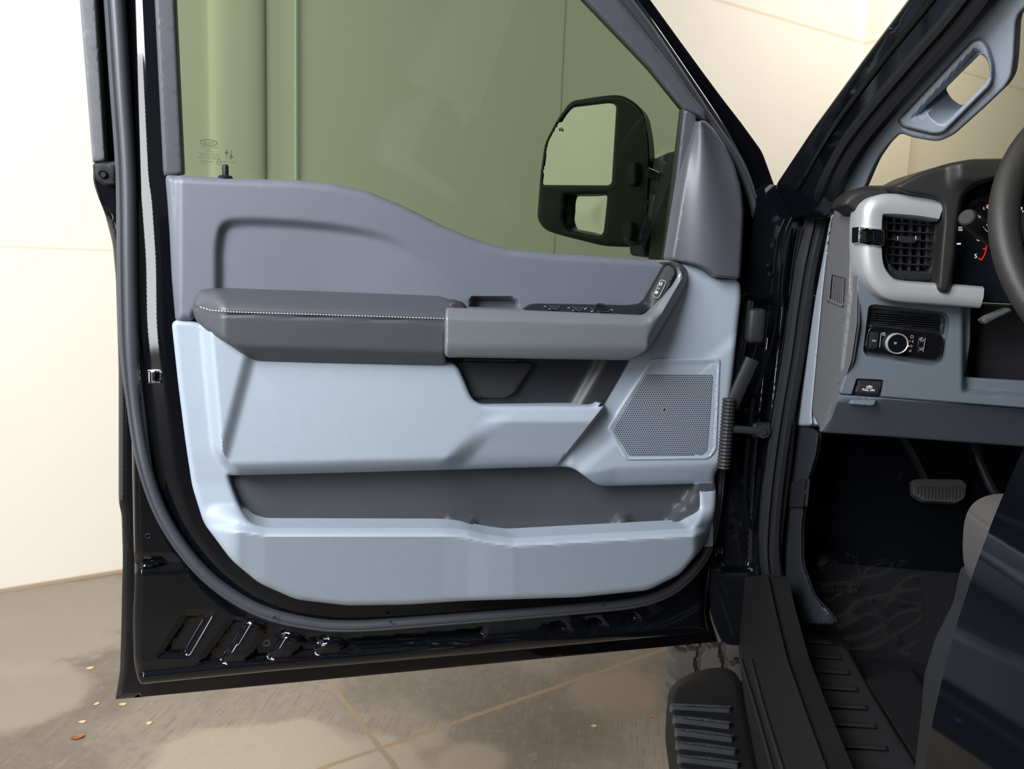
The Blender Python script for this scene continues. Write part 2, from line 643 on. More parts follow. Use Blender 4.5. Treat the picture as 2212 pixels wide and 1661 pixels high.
def concrete():
    m = mat('concrete', (.3, .27, .22), .75)
    nt, N, L = nodes(m)
    b = N['Principled BSDF']
    g = N.new('ShaderNodeNewGeometry')

    def noise(scale, detail=4, rough=.6, vec=None, dist=0.0):
        n = N.new('ShaderNodeTexNoise')
        n.inputs['Scale'].default_value = scale
        n.inputs['Detail'].default_value = detail
        n.inputs['Roughness'].default_value = rough
        n.inputs['Distortion'].default_value = dist
        L.new(vec or g.outputs['Position'], n.inputs['Vector'])
        return n.outputs['Fac']

    def ramp(v, a, b_):
        n = N.new('ShaderNodeMapRange')
        n.interpolation_type = 'SMOOTHSTEP'
        n.inputs['From Min'].default_value, n.inputs['From Max'].default_value = a, b_
        L.new(v, n.inputs['Value'])
        return n.outputs[0]

    def mix(f, a, c):
        n = N.new('ShaderNodeMix')
        n.data_type = 'RGBA'
        L.new(f, n.inputs['Factor'])
        for k, v in (('A', a), ('B', c)):
            if isinstance(v, tuple):
                n.inputs[k].default_value = (*v, 1)
            else:
                L.new(v, n.inputs[k])
        return n.outputs['Result']
    c = mix(ramp(noise(1.3, 3, .55), .45, .56), (.150, .126, .097), (.235, .20, .157))
    # broom strokes
    mp = N.new('ShaderNodeMapping')
    mp.inputs['Scale'].default_value = (160, 6, 1)
    mp.inputs['Rotation'].default_value = (0, 0, -.35)
    L.new(g.outputs['Position'], mp.inputs['Vector'])
    c = mix(ramp(noise(1, 3, .6, mp.outputs[0]), .35, .75), c, mix(ramp(noise(30, 4), .3, .7), (.135, .113, .09), (.225, .19, .15)))
    c = mix(ramp(noise(9, 5, .7), .62, .74), c, (.31, .262, .20))
    # pale soft-edged patches and a flaked spot
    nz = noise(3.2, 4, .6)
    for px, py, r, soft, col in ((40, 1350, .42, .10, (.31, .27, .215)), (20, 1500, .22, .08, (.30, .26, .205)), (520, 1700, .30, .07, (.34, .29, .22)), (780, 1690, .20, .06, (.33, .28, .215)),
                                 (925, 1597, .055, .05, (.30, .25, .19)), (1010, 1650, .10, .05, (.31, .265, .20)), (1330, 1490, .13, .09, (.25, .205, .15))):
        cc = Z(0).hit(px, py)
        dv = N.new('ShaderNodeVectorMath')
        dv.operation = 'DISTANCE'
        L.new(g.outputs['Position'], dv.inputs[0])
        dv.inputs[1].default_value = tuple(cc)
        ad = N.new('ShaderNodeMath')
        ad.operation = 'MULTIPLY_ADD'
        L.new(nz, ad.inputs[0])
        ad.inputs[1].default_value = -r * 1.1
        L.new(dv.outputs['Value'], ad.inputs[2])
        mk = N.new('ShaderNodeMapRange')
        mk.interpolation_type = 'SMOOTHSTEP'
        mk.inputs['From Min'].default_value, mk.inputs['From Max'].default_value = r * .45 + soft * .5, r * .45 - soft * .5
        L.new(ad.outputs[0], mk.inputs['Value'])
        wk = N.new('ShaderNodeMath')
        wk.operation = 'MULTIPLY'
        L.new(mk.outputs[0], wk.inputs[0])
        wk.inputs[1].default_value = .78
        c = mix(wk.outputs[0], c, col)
    # joints
    def line(p, q, w, nz):
        a, b2 = Z(0).hit(*p), Z(0).hit(*q)
        d = (b2 - a) / np.linalg.norm(b2 - a)
        nv = np.array([-d[1], d[0], 0])
        v = N.new('ShaderNodeVectorMath')
        v.operation = 'DOT_PRODUCT'
        L.new(g.outputs['Position'], v.inputs[0])
        v.inputs[1].default_value = tuple(nv)
        s = N.new('ShaderNodeMath')
        s.operation = 'SUBTRACT'
        L.new(v.outputs['Value'], s.inputs[0])
        s.inputs[1].default_value = float(a @ nv)
        ad = N.new('ShaderNodeMath')
        ad.operation = 'MULTIPLY_ADD'
        L.new(noise(26, 4, .7), ad.inputs[0])
        ad.inputs[1].default_value = nz
        L.new(s.outputs[0], ad.inputs[2])
        sb = N.new('ShaderNodeMath')
        sb.operation = 'SUBTRACT'
        L.new(ad.outputs[0], sb.inputs[0])
        sb.inputs[1].default_value = nz * .5
        ab = N.new('ShaderNodeMath')
        ab.operation = 'ABSOLUTE'
        L.new(sb.outputs[0], ab.inputs[0])
        n = N.new('ShaderNodeMapRange')
        n.inputs['From Min'].default_value, n.inputs['From Max'].default_value = w, w * 1.7
        n.inputs['To Min'].default_value, n.inputs['To Max'].default_value = 1, 0
        L.new(ab.outputs[0], n.inputs['Value'])
        return n.outputs[0]
    j1 = line((830, 1613), (1385, 1420), .006, .02)
    j2 = line((715, 1478), (840, 1640), .006, .02)
    c = mix(j1, c, (.27, .195, .125))
    c = mix(j2, c, (.24, .18, .12))
    L.new(c, b.inputs['Base Color'])
    bp = N.new('ShaderNodeBump')
    bp.inputs['Strength'].default_value = .25
    bp.inputs['Distance'].default_value = .004
    L.new(noise(120, 4), bp.inputs['Height'])
    L.new(bp.outputs['Normal'], b.inputs['Normal'])
    return m


def wallmat():
    m = mat('cream_wall', (.80, .71, .58), .85)
    nt, N, L = nodes(m)
    b = N['Principled BSDF']
    g = N.new('ShaderNodeNewGeometry')
    n = N.new('ShaderNodeTexNoise')
    n.inputs['Scale'].default_value = 3
    n.inputs['Detail'].default_value = 5
    L.new(g.outputs['Position'], n.inputs['Vector'])
    mx = N.new('ShaderNodeMix')
    mx.data_type = 'RGBA'
    mx.inputs['A'].default_value = (.86, .79, .68, 1)
    mx.inputs['B'].default_value = (.89, .83, .73, 1)
    L.new(n.outputs['Fac'], mx.inputs['Factor'])
    c = mx.outputs['Result']
    sep = N.new('ShaderNodeSeparateXYZ')
    L.new(g.outputs['Position'], sep.inputs[0])
    dot = N.new('ShaderNodeVectorMath')
    dot.operation = 'DOT_PRODUCT'
    L.new(g.outputs['Position'], dot.inputs[0])
    dot.inputs[1].default_value = tuple(WD)

    def band(v, at, w, col, c):
        s = N.new('ShaderNodeMath')
        s.operation = 'SUBTRACT'
        L.new(v, s.inputs[0])
        s.inputs[1].default_value = at
        a = N.new('ShaderNodeMath')
        a.operation = 'ABSOLUTE'
        L.new(s.outputs[0], a.inputs[0])
        r = N.new('ShaderNodeMapRange')
        r.inputs['From Min'].default_value, r.inputs['From Max'].default_value = w * .5, w
        r.inputs['To Min'].default_value, r.inputs['To Max'].default_value = 1, 0
        L.new(a.outputs[0], r.inputs['Value'])
        q = N.new('ShaderNodeMix')
        q.data_type = 'RGBA'
        L.new(r.outputs[0], q.inputs['Factor'])
        L.new(c, q.inputs['A'])
        q.inputs['B'].default_value = (*col, 1)
        return q.outputs['Result']
    z = sep.outputs['Z']
    sd = dot.outputs['Value']
    s0 = float(W0 @ WD)
    c = band(z, float(WALL.hit(90, 536)[2]), .006, (.78, .70, .58), c)
    c = band(z, float(WALL.hit(1780, 68)[2]), .012, (.78, .66, .52), c)
    c = band(sd, s0 + wall_s(1216, 150), .008, (.60, .54, .44), c)
    c = band(z, 0.0, .02, (.45, .33, .22), c)
    L.new(c, b.inputs['Base Color'])
    bp = N.new('ShaderNodeBump')
    bp.inputs['Strength'].default_value = .15
    bp.inputs['Distance'].default_value = .003
    n2 = N.new('ShaderNodeTexNoise')
    n2.inputs['Scale'].default_value = 60
    L.new(g.outputs['Position'], n2.inputs['Vector'])
    L.new(n2.outputs['Fac'], bp.inputs['Height'])
    L.new(bp.outputs['Normal'], b.inputs['Normal'])
    return m


WALLM = wallmat()
Z0 = np.zeros(3)
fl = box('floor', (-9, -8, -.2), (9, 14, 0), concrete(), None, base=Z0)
tag(fl, 'beige brushed concrete floor with tan joints', kind='structure')
AX = (WD, WN, np.array([0, 0, 1.0]))
wl = box('wall_back', (-12, -.2, -.05), (13, 0, 4.2), WALLM, None, base=Z0, axes=AX, org=W0)
tag(wl, 'cream painted wall behind the truck', kind='structure')
# rounded pilaster seen through the door glass
sa, sb = wall_s(456), wall_s(573)
hw = (sb - sa) / 2
prof = []
for i in range(25):
    a = math.pi * i / 24
    prof.append((math.copysign(abs(math.cos(a)) ** .75, math.cos(a)) * hw, math.sin(a) ** .8 * hw * .42))
bm = bmesh.new()
lo_, hi_ = [], []
for x, y in prof:
    p = W0 + WD * ((sa + sb) / 2 + x) + WN * y
    lo_.append(bm.verts.new(p + np.array([0, 0, -.02])))
    hi_.append(bm.verts.new(p + np.array([0, 0, 4.1])))
for i in range(24):
    bm.faces.new((lo_[i], lo_[i + 1], hi_[i + 1], hi_[i]))
bm.faces.new(hi_)
bmesh.ops.recalc_face_normals(bm, faces=bm.faces[:])
tag(link_bm('trim_1', bm, WALLM, None, Z0, 30), 'rounded cream pilaster on the wall', kind='structure')
# square pilaster beyond the windscreen pillar
s1, s2 = wall_s(1905, 100), wall_s(1985, 330)
dep = .13
s1 = wall_s(1869, 80, 0)
s2 = wall_s(1962, 350, dep)
tag(box('trim_2', (s1, -.01, -.02), (s2, dep, 4.15), WALLM, None, base=Z0, axes=AX, org=W0), 'square cream pilaster on the wall', kind='structure')
# slim conduit on the wall
cs = wall_s(639, 200, .03)
cb = W0 + WD * cs + WN * .03
co = lathe('conduit_pipe', cb, (0, 0, 1), [(0, .01), (.0065, .01), (.0065, 4.0), (0, 4.0)], mat('white_conduit', (.75, .85, .85), .4), None, 12, base=cb)
co.location = cb
tag(co, 'slim pale conduit pipe running straight up the wall behind the door glass', 'pipe')

# litter on the concrete
LEAFM = mat('dry_leaf', (.30, .10, .035), .6, var=.4, vs=120)
CHIPM = mat('tan_chip', (.62, .47, .26), .8, var=.2, vs=200)


def bit(name, px, py, l, w, ang, m, label, cat, curl=.3):
    c = Z(0).hit(px, py)
    bm = bmesh.new()
    a = np.array([math.cos(ang), math.sin(ang), 0])
    b = np.array([-a[1], a[0], 0])
    rows = []
    for i in range(7):
        t = -1 + 2 * i / 6
        ww = w * (math.sqrt(max(0, 1 - t * t)) * .9 + .06) * random.uniform(.8, 1.1)
        row = []
        for j in range(3):
            q = (j - 1)
            p = a * t * l / 2 + b * q * ww / 2 + np.array([0, 0, .002 + curl * w * q * q * .4 + .1 * l * t * t * curl])
            row.append(p)
        rows.append(row)
    V = [[bm.verts.new(p) for p in r] for r in rows]
    for i in range(6):
        for j in range(2):
            bm.faces.new((V[i][j], V[i][j + 1], V[i + 1][j + 1], V[i + 1][j]))
    g = bmesh.ops.extrude_face_region(bm, geom=bm.faces[:])
    bmesh.ops.translate(bm, verts=[x for x in g['geom'] if isinstance(x, bmesh.types.BMVert)], vec=(0, 0, .0018))
    bmesh.ops.translate(bm, verts=bm.verts, vec=(0, 0, -.002))
    bmesh.ops.recalc_face_normals(bm, faces=bm.faces[:])
    o = link_bm(name, bm, m, None, Z0, 60)
    o.location = c
    return tag(o, label, cat)


bit('dry_leaf', 168, 1594, .034, .024, .6, LEAFM, 'small curled red-brown dry leaf lying on the concrete floor', 'leaf')
bit('dry_leaf', 1408, 1549, .012, .007, .2, mat('orange_leaf', (.7, .16, .03), .6), 'tiny orange leaf scrap on the concrete beside the running board', 'leaf')
G_ = 'pale chips scattered on the concrete'
for px, py, l, w, a, lb in ((195, 1444, .024, .014, .5, 'yellowish chip on the concrete, farthest from the leaf towards the wall'),
                            (209, 1521, .016, .011, .9, 'small pale chip on the concrete left of the door corner'),
                            (265, 1522, .022, .012, .2, 'pale chip on the concrete just under the door corner'),
                            (322, 1563, .016, .014, 1.4, 'squarish pale chip on the concrete below the door'),
                            (178, 1560, .020, .012, .3, 'pale chip on the concrete just above the dry leaf'),
                            (1283, 1569, .017, .013, .1, 'pinkish chip alone on the concrete below the middle of the door')):
    tag(bit('floor_chip', px, py, l, w, a, CHIPM, lb, 'chip', .15), group=G_)

# ------------------------------------------------------------------ the truck
ROOT = bpy.data.objects.new('pickup_truck', None)
COL.objects.link(ROOT)
ROOT.location = BASE
tag(ROOT, 'black pickup truck with its front door standing wide open and grey interior', 'pickup truck')

# ---- open front door: painted inner shell
TRIMALL = fillet([(320, -260), (334, 0), (353, 380), (360, 420), (370, 560), (372, 700), (385, 830), (400, 950), (415, 1050), (440, 1130),
                  (500, 1210), (560, 1260), (640, 1295), (750, 1308), (1000, 1297), (1250, 1290), (1400, 1275), (1470, 1240), (1520, 1180),
                  (1545, 1110), (1548, 1040), (1565, 960), (1600, 640), (1606, 460), (1587, 362), (1542, 280), (1495, 210), (1335, 0), (1120, -230)], 30)
SHELL = [(222, -260), (250, 0), (272, 374), (279, 560), (281, 800), (284, 1000), (286, 1090), (288, 1180), (291, 1250), (286, 1330), (288, 1440), (300, 1480, 10),
         (600, 1450), (1000, 1416), (1534, 1366, 6), (1522, 1330), (1530, 1250), (1545, 1120), (1562, 1000), (1592, 820), (1622, 650), (1644, 560), (1652, 480),
         (1622, 370), (1562, 260), (1440, 80), (1384, 0), (1180, -260)]
WINHOLE = [(352, -225), (366, 100), (384, 395), (760, 430), (1100, 570), (1440, 585), (1495, 235), (1250, -40), (1085, -225)]
EMB = [[(399, 1320), (470, 1317), (409, 1422), (333, 1422)], [(501, 1327), (556, 1332), (487, 1438), (416, 1442)],
       [(568, 1349), (636, 1356), (586, 1432), (521, 1437)], [(652, 1364), (722, 1366), (688, 1420), (623, 1425)],
       [(740, 1371), (1060, 1348), (1050, 1380), (728, 1415)],
       [(1165, 1342), (1216, 1334), (1244, 1368), (1192, 1376)], [(1248, 1334), (1294, 1326), (1322, 1358), (1272, 1367)], [(1326, 1322), (1374, 1315), (1398, 1346), (1346, 1354)]]
EMBF = [fillet(e, 9) for e in EMB]
BOT = np.array([(300, 1480), (600, 1450), (1000, 1416), (1534, 1366)], float)


def h_shell(P, d):
    dt = -sdf(P, TRIMALL)
    def cl(a, w): return .5 * (a + np.sqrt(a * a + w * w))
    ramp = cl(dt - 27, 3) - cl(dt - 60, 3)
    z = -.008 - .000236 * ramp + .006 * sm((dt - 74) / 16)
    for e in EMBF:
        q = P[:, 1] > 1280
        s = np.zeros(len(P))
        if q.any():
            dd = sdf(P[q], e)
            s[q] = np.clip(dd / 11, 0, 1) + 1.3 * sm((dd - 11) / 6)
        z = z - .0050 * s
    db = segdist(P, BOT[:-1], BOT[1:])
    z = z - .006 * np.exp(-((db - 30) / 9.0) ** 2) * sm((P[:, 1] - 1330) / 20) * sm((1150 - P[:, 0]) / 200)
    # lower corner dish
    z = z - .012 * sm((1240 - P[:, 1]) / 40) * sm((P[:, 1] - 1195) / 30) * sm((420 - P[:, 0]) / 60)
    return z


def inset(poly, k):
    q = resample(poly, 5)
    t = np.roll(q, -1, 0) - np.roll(q, 1, 0)
    t /= np.maximum(np.linalg.norm(t, axis=1), 1e-9)[:, None]
    n = np.column_stack([-t[:, 1], t[:, 0]])
    m = q + n * k
    if not inside(m[:1], poly)[0]:
        m = q - n * k
    keep = sdf(m, poly) > k * .9
    return m[keep]


def closed(q):
    return np.vstack([q, q[:1]])


ECR = [closed(resample(e, 5)) for e in EMBF] + [closed(inset(e, 11)) for e in EMBF] + [closed(inset(e, 17)) for e in EMBF[:5]]
door = relief('front_door', SHELL, DOOR, PAINT, ROOT, off=-.025, h=h_shell, holes=[WINHOLE], spacing=5.5, er=20, ed=.022, skirt=.03, r=40, hr=30, angle=60, creases=ECR)
tag(door, 'open front door, black painted inner shell')
SKIN = [(150, -260), (173, 0), (190, 180), (204, 345), (200, 385), (208, 415), (226, 460), (243, 525), (250, 600), (256, 800), (256, 1085), (262, 1108), (265, 1200), (262, 1350), (259, 1450), (249, 1511, 3),
        (900, 1449), (1551, 1386, 3), (1543, 1360), (1533, 1330), (1532, 1250), (1548, 1110), (1568, 960), (1602, 770), (1635, 630), (1660, 540), (1676, 460),
        (1674, 404), (1646, 327), (1601, 265), (1560, 212), (1514, 150), (1405, 0), (1200, -260)]


def h_skin(P, d):
    return np.where(P[:, 1] < 380, (380 - P[:, 1]) * .00008, 0) - .0013 * np.clip(13 - d, 0, 13) * (P[:, 0] < 300) * sm((P[:, 1] - 430) / 60)


relief('outer_skin', SKIN, DOOR, PAINT, door, off=-.085, h=h_skin, holes=[WINHOLE], spacing=6, er=3, ed=.002, skirt=.02, r=14, hr=30)
relief('edge_garnish', [(150, -260), (172, 0), (200, 350), (229, 350), (207, 0), (188, -260)], DGLASS, mat('garnish_plastic', (.11, .114, .125), .5, bump=.2), door, off=-.035, spacing=14, er=6, ed=.005, skirt=.03)
relief('belt_end_cap', [(200, 353), (256, 347), (250, 372), (252, 400), (228, 402), (210, 390), (202, 378)], DOOR, BPLAST, door, off=-.05, spacing=10, er=6, ed=.006, skirt=.03, r=6)
lathe('screw', DOOR.hit(222, 376, -.049), DN, [(0, .002), (.003, .002), (.005, .004), (.006, .002), (.006, 0)], BPLAST, door, 20)
bpy.data.objects['screw'].location = (0, 0, 0)

# weather seal round the opening
SEALP = [(225, -260), (246, 0), (258, 180), (271, 374), (274, 560), (278, 740), (289, 880), (309, 1000), (345, 1105), (397, 1190), (465, 1262), (555, 1318), (650, 1345),
         (760, 1354), (950, 1341), (1250, 1316), (1390, 1299), (1470, 1262), (1527, 1195), (1549, 1110), (1563, 980), (1600, 760), (1628, 600), (1638, 490),
         (1606, 372), (1530, 255), (1425, 100), (1352, 0), (1170, -230)]
spp = [DOOR.hit(x, y, (-.037 if x < 300 else -.030) + (max(0, 374 - y) * .00002)) for x, y in SEALP]
sc_ = [1.25 if y < 800 and x < 400 else (.9 if x < 1500 else .75) for x, y in SEALP]
pp = curve3(spp, 6)
ss = list(np.interp(np.arange(len(pp)) / 6, range(len(sc_)), sc_))
sprof = [(-.011, -.006), (-.011, .002), (-.008, .007), (-.003, .009), (.001, .008), (.003, .0055), (.006, .0065), (.0095, .004), (.011, -.001), (.011, -.006)]
sweep('weather_seal', pp, sprof, DN, RUBBER, door, scales=ss)
for px, py in ((592, 1333), (843, 1343), (1300, 1306)):
    lathe('seal_drain', DOOR.hit(px, py, -.016), DN, [(0, .0006), (.0024, .0006), (.003, 0)], BLACKR, door, 12)

# window glass + trims
gl = relief('window_glass', [(350, -240), (360, 60), (380, 440), (1100, 610), (1458, 600), (1488, 240), (1405, 142), (1250, -30), (1060, -240)], DGLASS, DGL, door, off=-.012, spacing=60, skirt=0)
relief('window_trim', [(318, -260), (334, 0), (353, 382), (397, 378), (379, 0), (366, -260)], DGLASS, FRAMEG, door, off=.0, spacing=12, er=9, ed=.006, skirt=.02)
relief('window_trim', [(1030, -240), (1264, 0), (1407, 150), (1478, 238), (1500, 247), (1526, 262), (1522, 240), (1497, 210), (1455, 148), (1336, 0), (1125, -240)], DGLASS, FRAMEG, door, off=.0, spacing=12, er=8, ed=.006, skirt=.02, r=6)
relief('window_trim', [(318, -260), (366, -225), (1045, -225), (1125, -260)], DGLASS, FRAMEG, door, off=.0, spacing=14, er=8, ed=.006, skirt=.02)
relief('glass_run', [(1479, 236), (1440, 566), (1456, 572), (1488, 345), (1507, 268), (1502, 248)], DGLASS, FRAMEG, door, off=.004, spacing=9, er=5, ed=.004, skirt=.02)
relief('glass_run_lip', [(1476, 236), (1436, 562), (1444, 566), (1482, 240)], DGLASS, BLACKR, door, off=-.004, spacing=9, skirt=.006)

# etched marks on the glass (seen from inside, so reversed)
GM = -.0112
oval = [(451 + 18.5 * math.cos(a) + 0, 308 + 6.4 * math.sin(a) + 1.6 * math.cos(a)) for a in np.linspace(0, 2 * math.pi, 41)]
ov2 = [(451 + 16.5 * math.cos(a), 308 + 5.0 * math.sin(a) + 1.4 * math.cos(a)) for a in np.linspace(0, 2 * math.pi, 41)]
strokes('etched_emblem', [(oval, 1.1), (ov2, .5)], DGLASS, GM, ETCH, gl)
lettering('etched_lettering', 'Ford', 451, 308.5, 9.5, DGLASS, GM + .0003, ETCH, gl, True, .08, 1.15)
for i, (t, x, y, s) in enumerate((('TEMPERED GLASS', 452, 318, 4.6), ('SOLAR', 452, 323, 3.8), ('ASSEMBLY', 451.5, 327.3, 4.4), ('DOT-459 M2 AS2 TINT', 451, 332.5, 4.2),
                                  ('LAMINATED ACOUSTIC', 454, 337, 4.2), ('43R-003526 SAFETY PLATE', 452, 342, 4.2), ('43R-00258 A', 446, 349, 5.2), ('GSR-8 M', 441, 353.5, 3.2))):
    lettering('etched_lettering', t, x, y, s, DGLASS, GM + .0003, ETCH, gl, True, .075)
ring = [(473 + 5.4 * math.cos(a), 351 + 5.6 * math.sin(a)) for a in np.linspace(0, 2 * math.pi, 25)]
strokes('etched_emblem', [(ring, .9)], DGLASS, GM, ETCH, gl)
lettering('etched_lettering', 'E4', 473, 351, 6, DGLASS, GM + .0003, ETCH, gl, True, .06)
lettering('etched_lettering', 'Made in USA', 494.5, 350, 4.0, DGLASS, GM + .0003, ETCH, gl, True, .07, 1.35)
strokes('etched_arrows', [([(489.5, 330), (489.3, 336)], 2.2), ([(489.2, 338), (489.2, 343)], 1.2), ([(485.5, 330.5), (490, 324)], 1.4), ([(493, 331), (490, 324)], 1.4), ([(487.5, 330), (491.5, 330.2)], 2.4),
                          ([(499.5, 324.5), (499.5, 331)], 1.2), ([(499.4, 332), (499.2, 338)], 2.2), ([(495.7, 337.3), (499.3, 344)], 1.4), ([(503, 337.5), (499.3, 344)], 1.4), ([(497.5, 338.5), (501.5, 338.7)], 2.4)],
        DGLASS, GM, ETCH, gl)

# ---- dark grey upper trim panel
UP = [(357, 384, 12), (362, 378, 6), (420, 381), (520, 386), (640, 389), (720, 397), (800, 415), (880, 449), (960, 489), (1040, 522), (1100, 538), (1200, 548), (1320, 555), (1436, 562),
      (1462, 566), (1440, 590), (1398, 664), (1390, 690), (1000, 690), (960, 690), (470, 672), (425, 672), (418, 694), (379, 694), (371, 600), (366, 500), (362, 440)]
RECESS = fillet([(464, 760), (464, 520, 40), (478, 474, 40), (540, 470, 60), (700, 479), (820, 500), (880, 524), (960, 580), (1100, 680), (1100, 760)], 80)


PULL = fillet([(1016, 648, 6), (1022, 640, 4), (1106, 643, 6), (1119, 652, 6), (1121, 720), (1016, 720)], 6)


def h_up(P, d):
    s = sdf(P, RECESS)
    fade = sm((1010 - P[:, 0]) / 330)
    z = -.011 * sm((s + 4) / 24) * fade
    z = z - .006 * sm((392 - P[:, 0]) / 14)          # stepped rear edge
    z = z - .022 * sm((sdf(P, PULL) + 2) / 9)
    return z


relief('upper_trim', UP, DOOR, MGREY, door, off=.006, h=h_up, spacing=6, er=16, ed=.016, skirt=.04, r=10, angle=50)
# lock knob
lathe('lock_button', DOOR.hit(487, 381, -.012), (0, 0, 1), [(0, -.004), (.0095, -.004), (.0105, -.001), (.0085, .001), (.0045, .002), (.0045, .014), (.0036, .0165), (0, .0175)], BPLAST, door, 24)

# ---- light grey lower trim with the map pocket
LOW = [(371, 700, 8), (378, 692, 6), (418, 692), (470, 715), (560, 770), (700, 778), (965, 778), (990, 790), (1019, 860), (1034, 872), (1050, 877), (1292, 877), (1356, 770), (1392, 760), (1412, 735), (1478, 618), (1476, 575), (1468, 566),
       (1500, 572), (1530, 588), (1547, 602), (1598, 604), (1601, 640), (1584, 800), (1567, 950), (1556, 1005), (1541, 1028), (1548, 1062), (1545, 1110), (1520, 1180), (1470, 1240),
       (1400, 1275), (1250, 1290), (1000, 1298), (880, 1306), (750, 1308), (640, 1295), (560, 1260), (500, 1210), (440, 1130), (415, 1050), (400, 950), (385, 830)]
PKT = [(494, 1027), (505, 1060), (525, 1110), (543, 1130), (572, 1139), (700, 1139), (960, 1139), (1010, 1143), (1055, 1154), (1110, 1161), (1250, 1153), (1490, 1140, 10), (1505, 1126), (1511, 1100), (1509, 1065), (1500, 1045, 5),
       (1302, 1050, 20), (1285, 1045, 20), (1240, 1012, 14), (1222, 1008, 10), (1205, 1008), (850, 1018), (500, 1027)]


def pocket_bottom(x):
    return np.interp(x, [470, 530, 572, 960, 1010, 1055, 1110, 1490, 1540], [1128, 1132, 1139, 1139, 1143, 1154, 1161, 1140, 1132])


def h_low(P, d):
    x, y = P[:, 0], P[:, 1]
    # central raised panel
    left = sm((lined(P, (455, 985), (428, 690)) - 2) / 26)
    corner = sm(lined(P, (455, 985), (494, 1027)) * -1 / 26) if False else sm(-lined(P, (450, 975), (498, 1030)) / 22)
    right = sm((-lined(P, (1309, 880), (1207, 1009)) * -1 - 1) / 4)
    right = sm((lined(P, (1309, 880), (1207, 1009)) - 1) / 5) * ((y > 877) | (x < 1297))
    body = left * np.where(y < 1060, corner, 1) * right
    hump = .040 + .010 * sm(-lined(P, (500, 985), (553, 785)) / 34)
    z = hump.copy()
    # facet that turns down at the front
    f = sm((lined(P, (957, 1004), (1045, 912)) + 10) / 48)
    top = 912.0
    z = z + f * (.005 * sm((y - 880) / 32) - .030 * np.clip((y - top) / 96, 0, 1.2))
    # roll-under above the pocket
    yl = 1027 - (x - 494) * .0267
    z = z - .026 * np.clip((y - (yl - 30)) / 30, 0, 1) ** 2 * (1 - .75 * f)
    upper_z = z * body * sm((1062 - y) / 24)
    # hinge side panel
    rp = (1 - right) * sm((x - 1200) / 40)
    zr = .014 + 0 * x
    yb = np.interp(x, [1200, 1290, 1330, 1500, 1560], [1030, 1018, 1008, 1003, 998])
    zr = zr - .022 * np.clip((y - yb) / 45, 0, 1) ** 1.3
    zr = zr + .004 * sm(lined(P, (1235, 1010), (1330, 930)) / 30)
    upper_z = np.where(y < 1060, upper_z + zr * rp, 0)
    # pocket front
    pb = pocket_bottom(x)
    t = y - pb
    front = .040 + .016 * sm(t / 20) - .050 * np.clip((t - 20) / 150, 0, 1.2)
    w = sm((x - 425) / 95) * sm((1550 - x) / 55)
    lowz = front * w + .004
    lowmask = sm((t + 45) / 45) * sm((y - 1035) / 40)
    return upper_z + front * w * lowmask + .004 * sm((y - 1035) / 60)


low = relief('lower_trim', LOW, DOOR, LGREY, door, off=.0, h=h_low, holes=[PKT], spacing=5, creases=[[(1309 - .784 * k - 102 * t, 880 - .62 * k + 129 * t) for t in (t0, .972)] for k, t0 in ((.7, .035), (3.5, .05), (6.3, .065))], er=12, ed=.007, skirt=.045, r=16, hr=14, angle=40)


def h_pock(P, d):
    x, y = P[:, 0], P[:, 1]
    z = .0 + .02 * np.clip((y - 1000) / 160, 0, 1) * 0
    z = z + .016 * sm(sdf(P, fillet([(962, 1117), (1030, 1117), (1030, 1220), (962, 1220)], 12)) / 12)
    z = z + .020 * sm(sdf(P, fillet([(1322, 1112), (1352, 1105), (1390, 1150), (1400, 1220), (1325, 1220)], 10)) / 14)
    z = z + .03 * sm(sdf(P, fillet([(1492, 1030), (1486, 1070), (1440, 1110), (1435, 1200), (1600, 1200), (1600, 1030)], 20)) / 16)
    z = z + .03 * sm((y - 1110) / 90) + .014 * sm((1200 - x) / 260)
    return z


relief('map_pocket', [(480, 990), (500, 1180), (1100, 1200), (1540, 1180), (1540, 1000)], DOOR, POCKET, door, off=-.030, h=h_pock, spacing=9, skirt=.006, angle=60)

# ---- armrest
ARM = [(416, 662, 10), (419, 640, 16), (432, 624, 14), (470, 622), (700, 630), (950, 639), (966, 645, 10), (978, 656), (990, 668), (990, 700), (964, 720), (964, 791), (800, 789), (562, 786, 10), (540, 777), (500, 748), (450, 716), (424, 694, 10), (417, 676)]
STL = np.array([(416, 658), (432, 664), (455, 671), (500, 674.5), (700, 680.5), (962, 689)], float)


def h_arm(P, d):
    x, y = P[:, 0], P[:, 1]
    sl = np.interp(x, STL[:, 0], STL[:, 1])
    tl = np.interp(x, [416, 432, 470, 700, 966], [640, 624, 622, 630, 642])
    t = np.clip((y - tl) / np.maximum(sl - tl, 8), 0, 1)
    z = .012 + .058 * np.sin(t * math.pi / 2) ** .9
    z = z - .034 * np.clip((y - sl - 70) / 42, 0, 1) ** 1.4
    z = z - .004 * np.clip((y - sl) / 80, 0, 1)
    z = z - .003 * np.exp(-((y - sl - 5) / 2.5) ** 2)
    end = sm((x - 414) / 75)
    return .012 + (z - .012) * (.25 + .75 * end)


arm = relief('armrest', ARM, DOOR, LEATHER, door, off=.0, h=h_arm, spacing=6, er=10, ed=.008, skirt=.07, r=12, angle=60)
st = []
q = resample(STL[1:], 3.2, False)
hh = None
segs = []
for i in range(0, len(q) - 2, 2):
    segs.append([tuple(q[i] + (0, -1.2)), tuple(q[i + 1] + (0, -.6))])
bmS = []


class ArmSurf(Plane):
    def hits(self, P, off):
        P = np.asarray(P, float)
        z = h_arm(P, None)
        return Plane.hits(self, P, z + off)


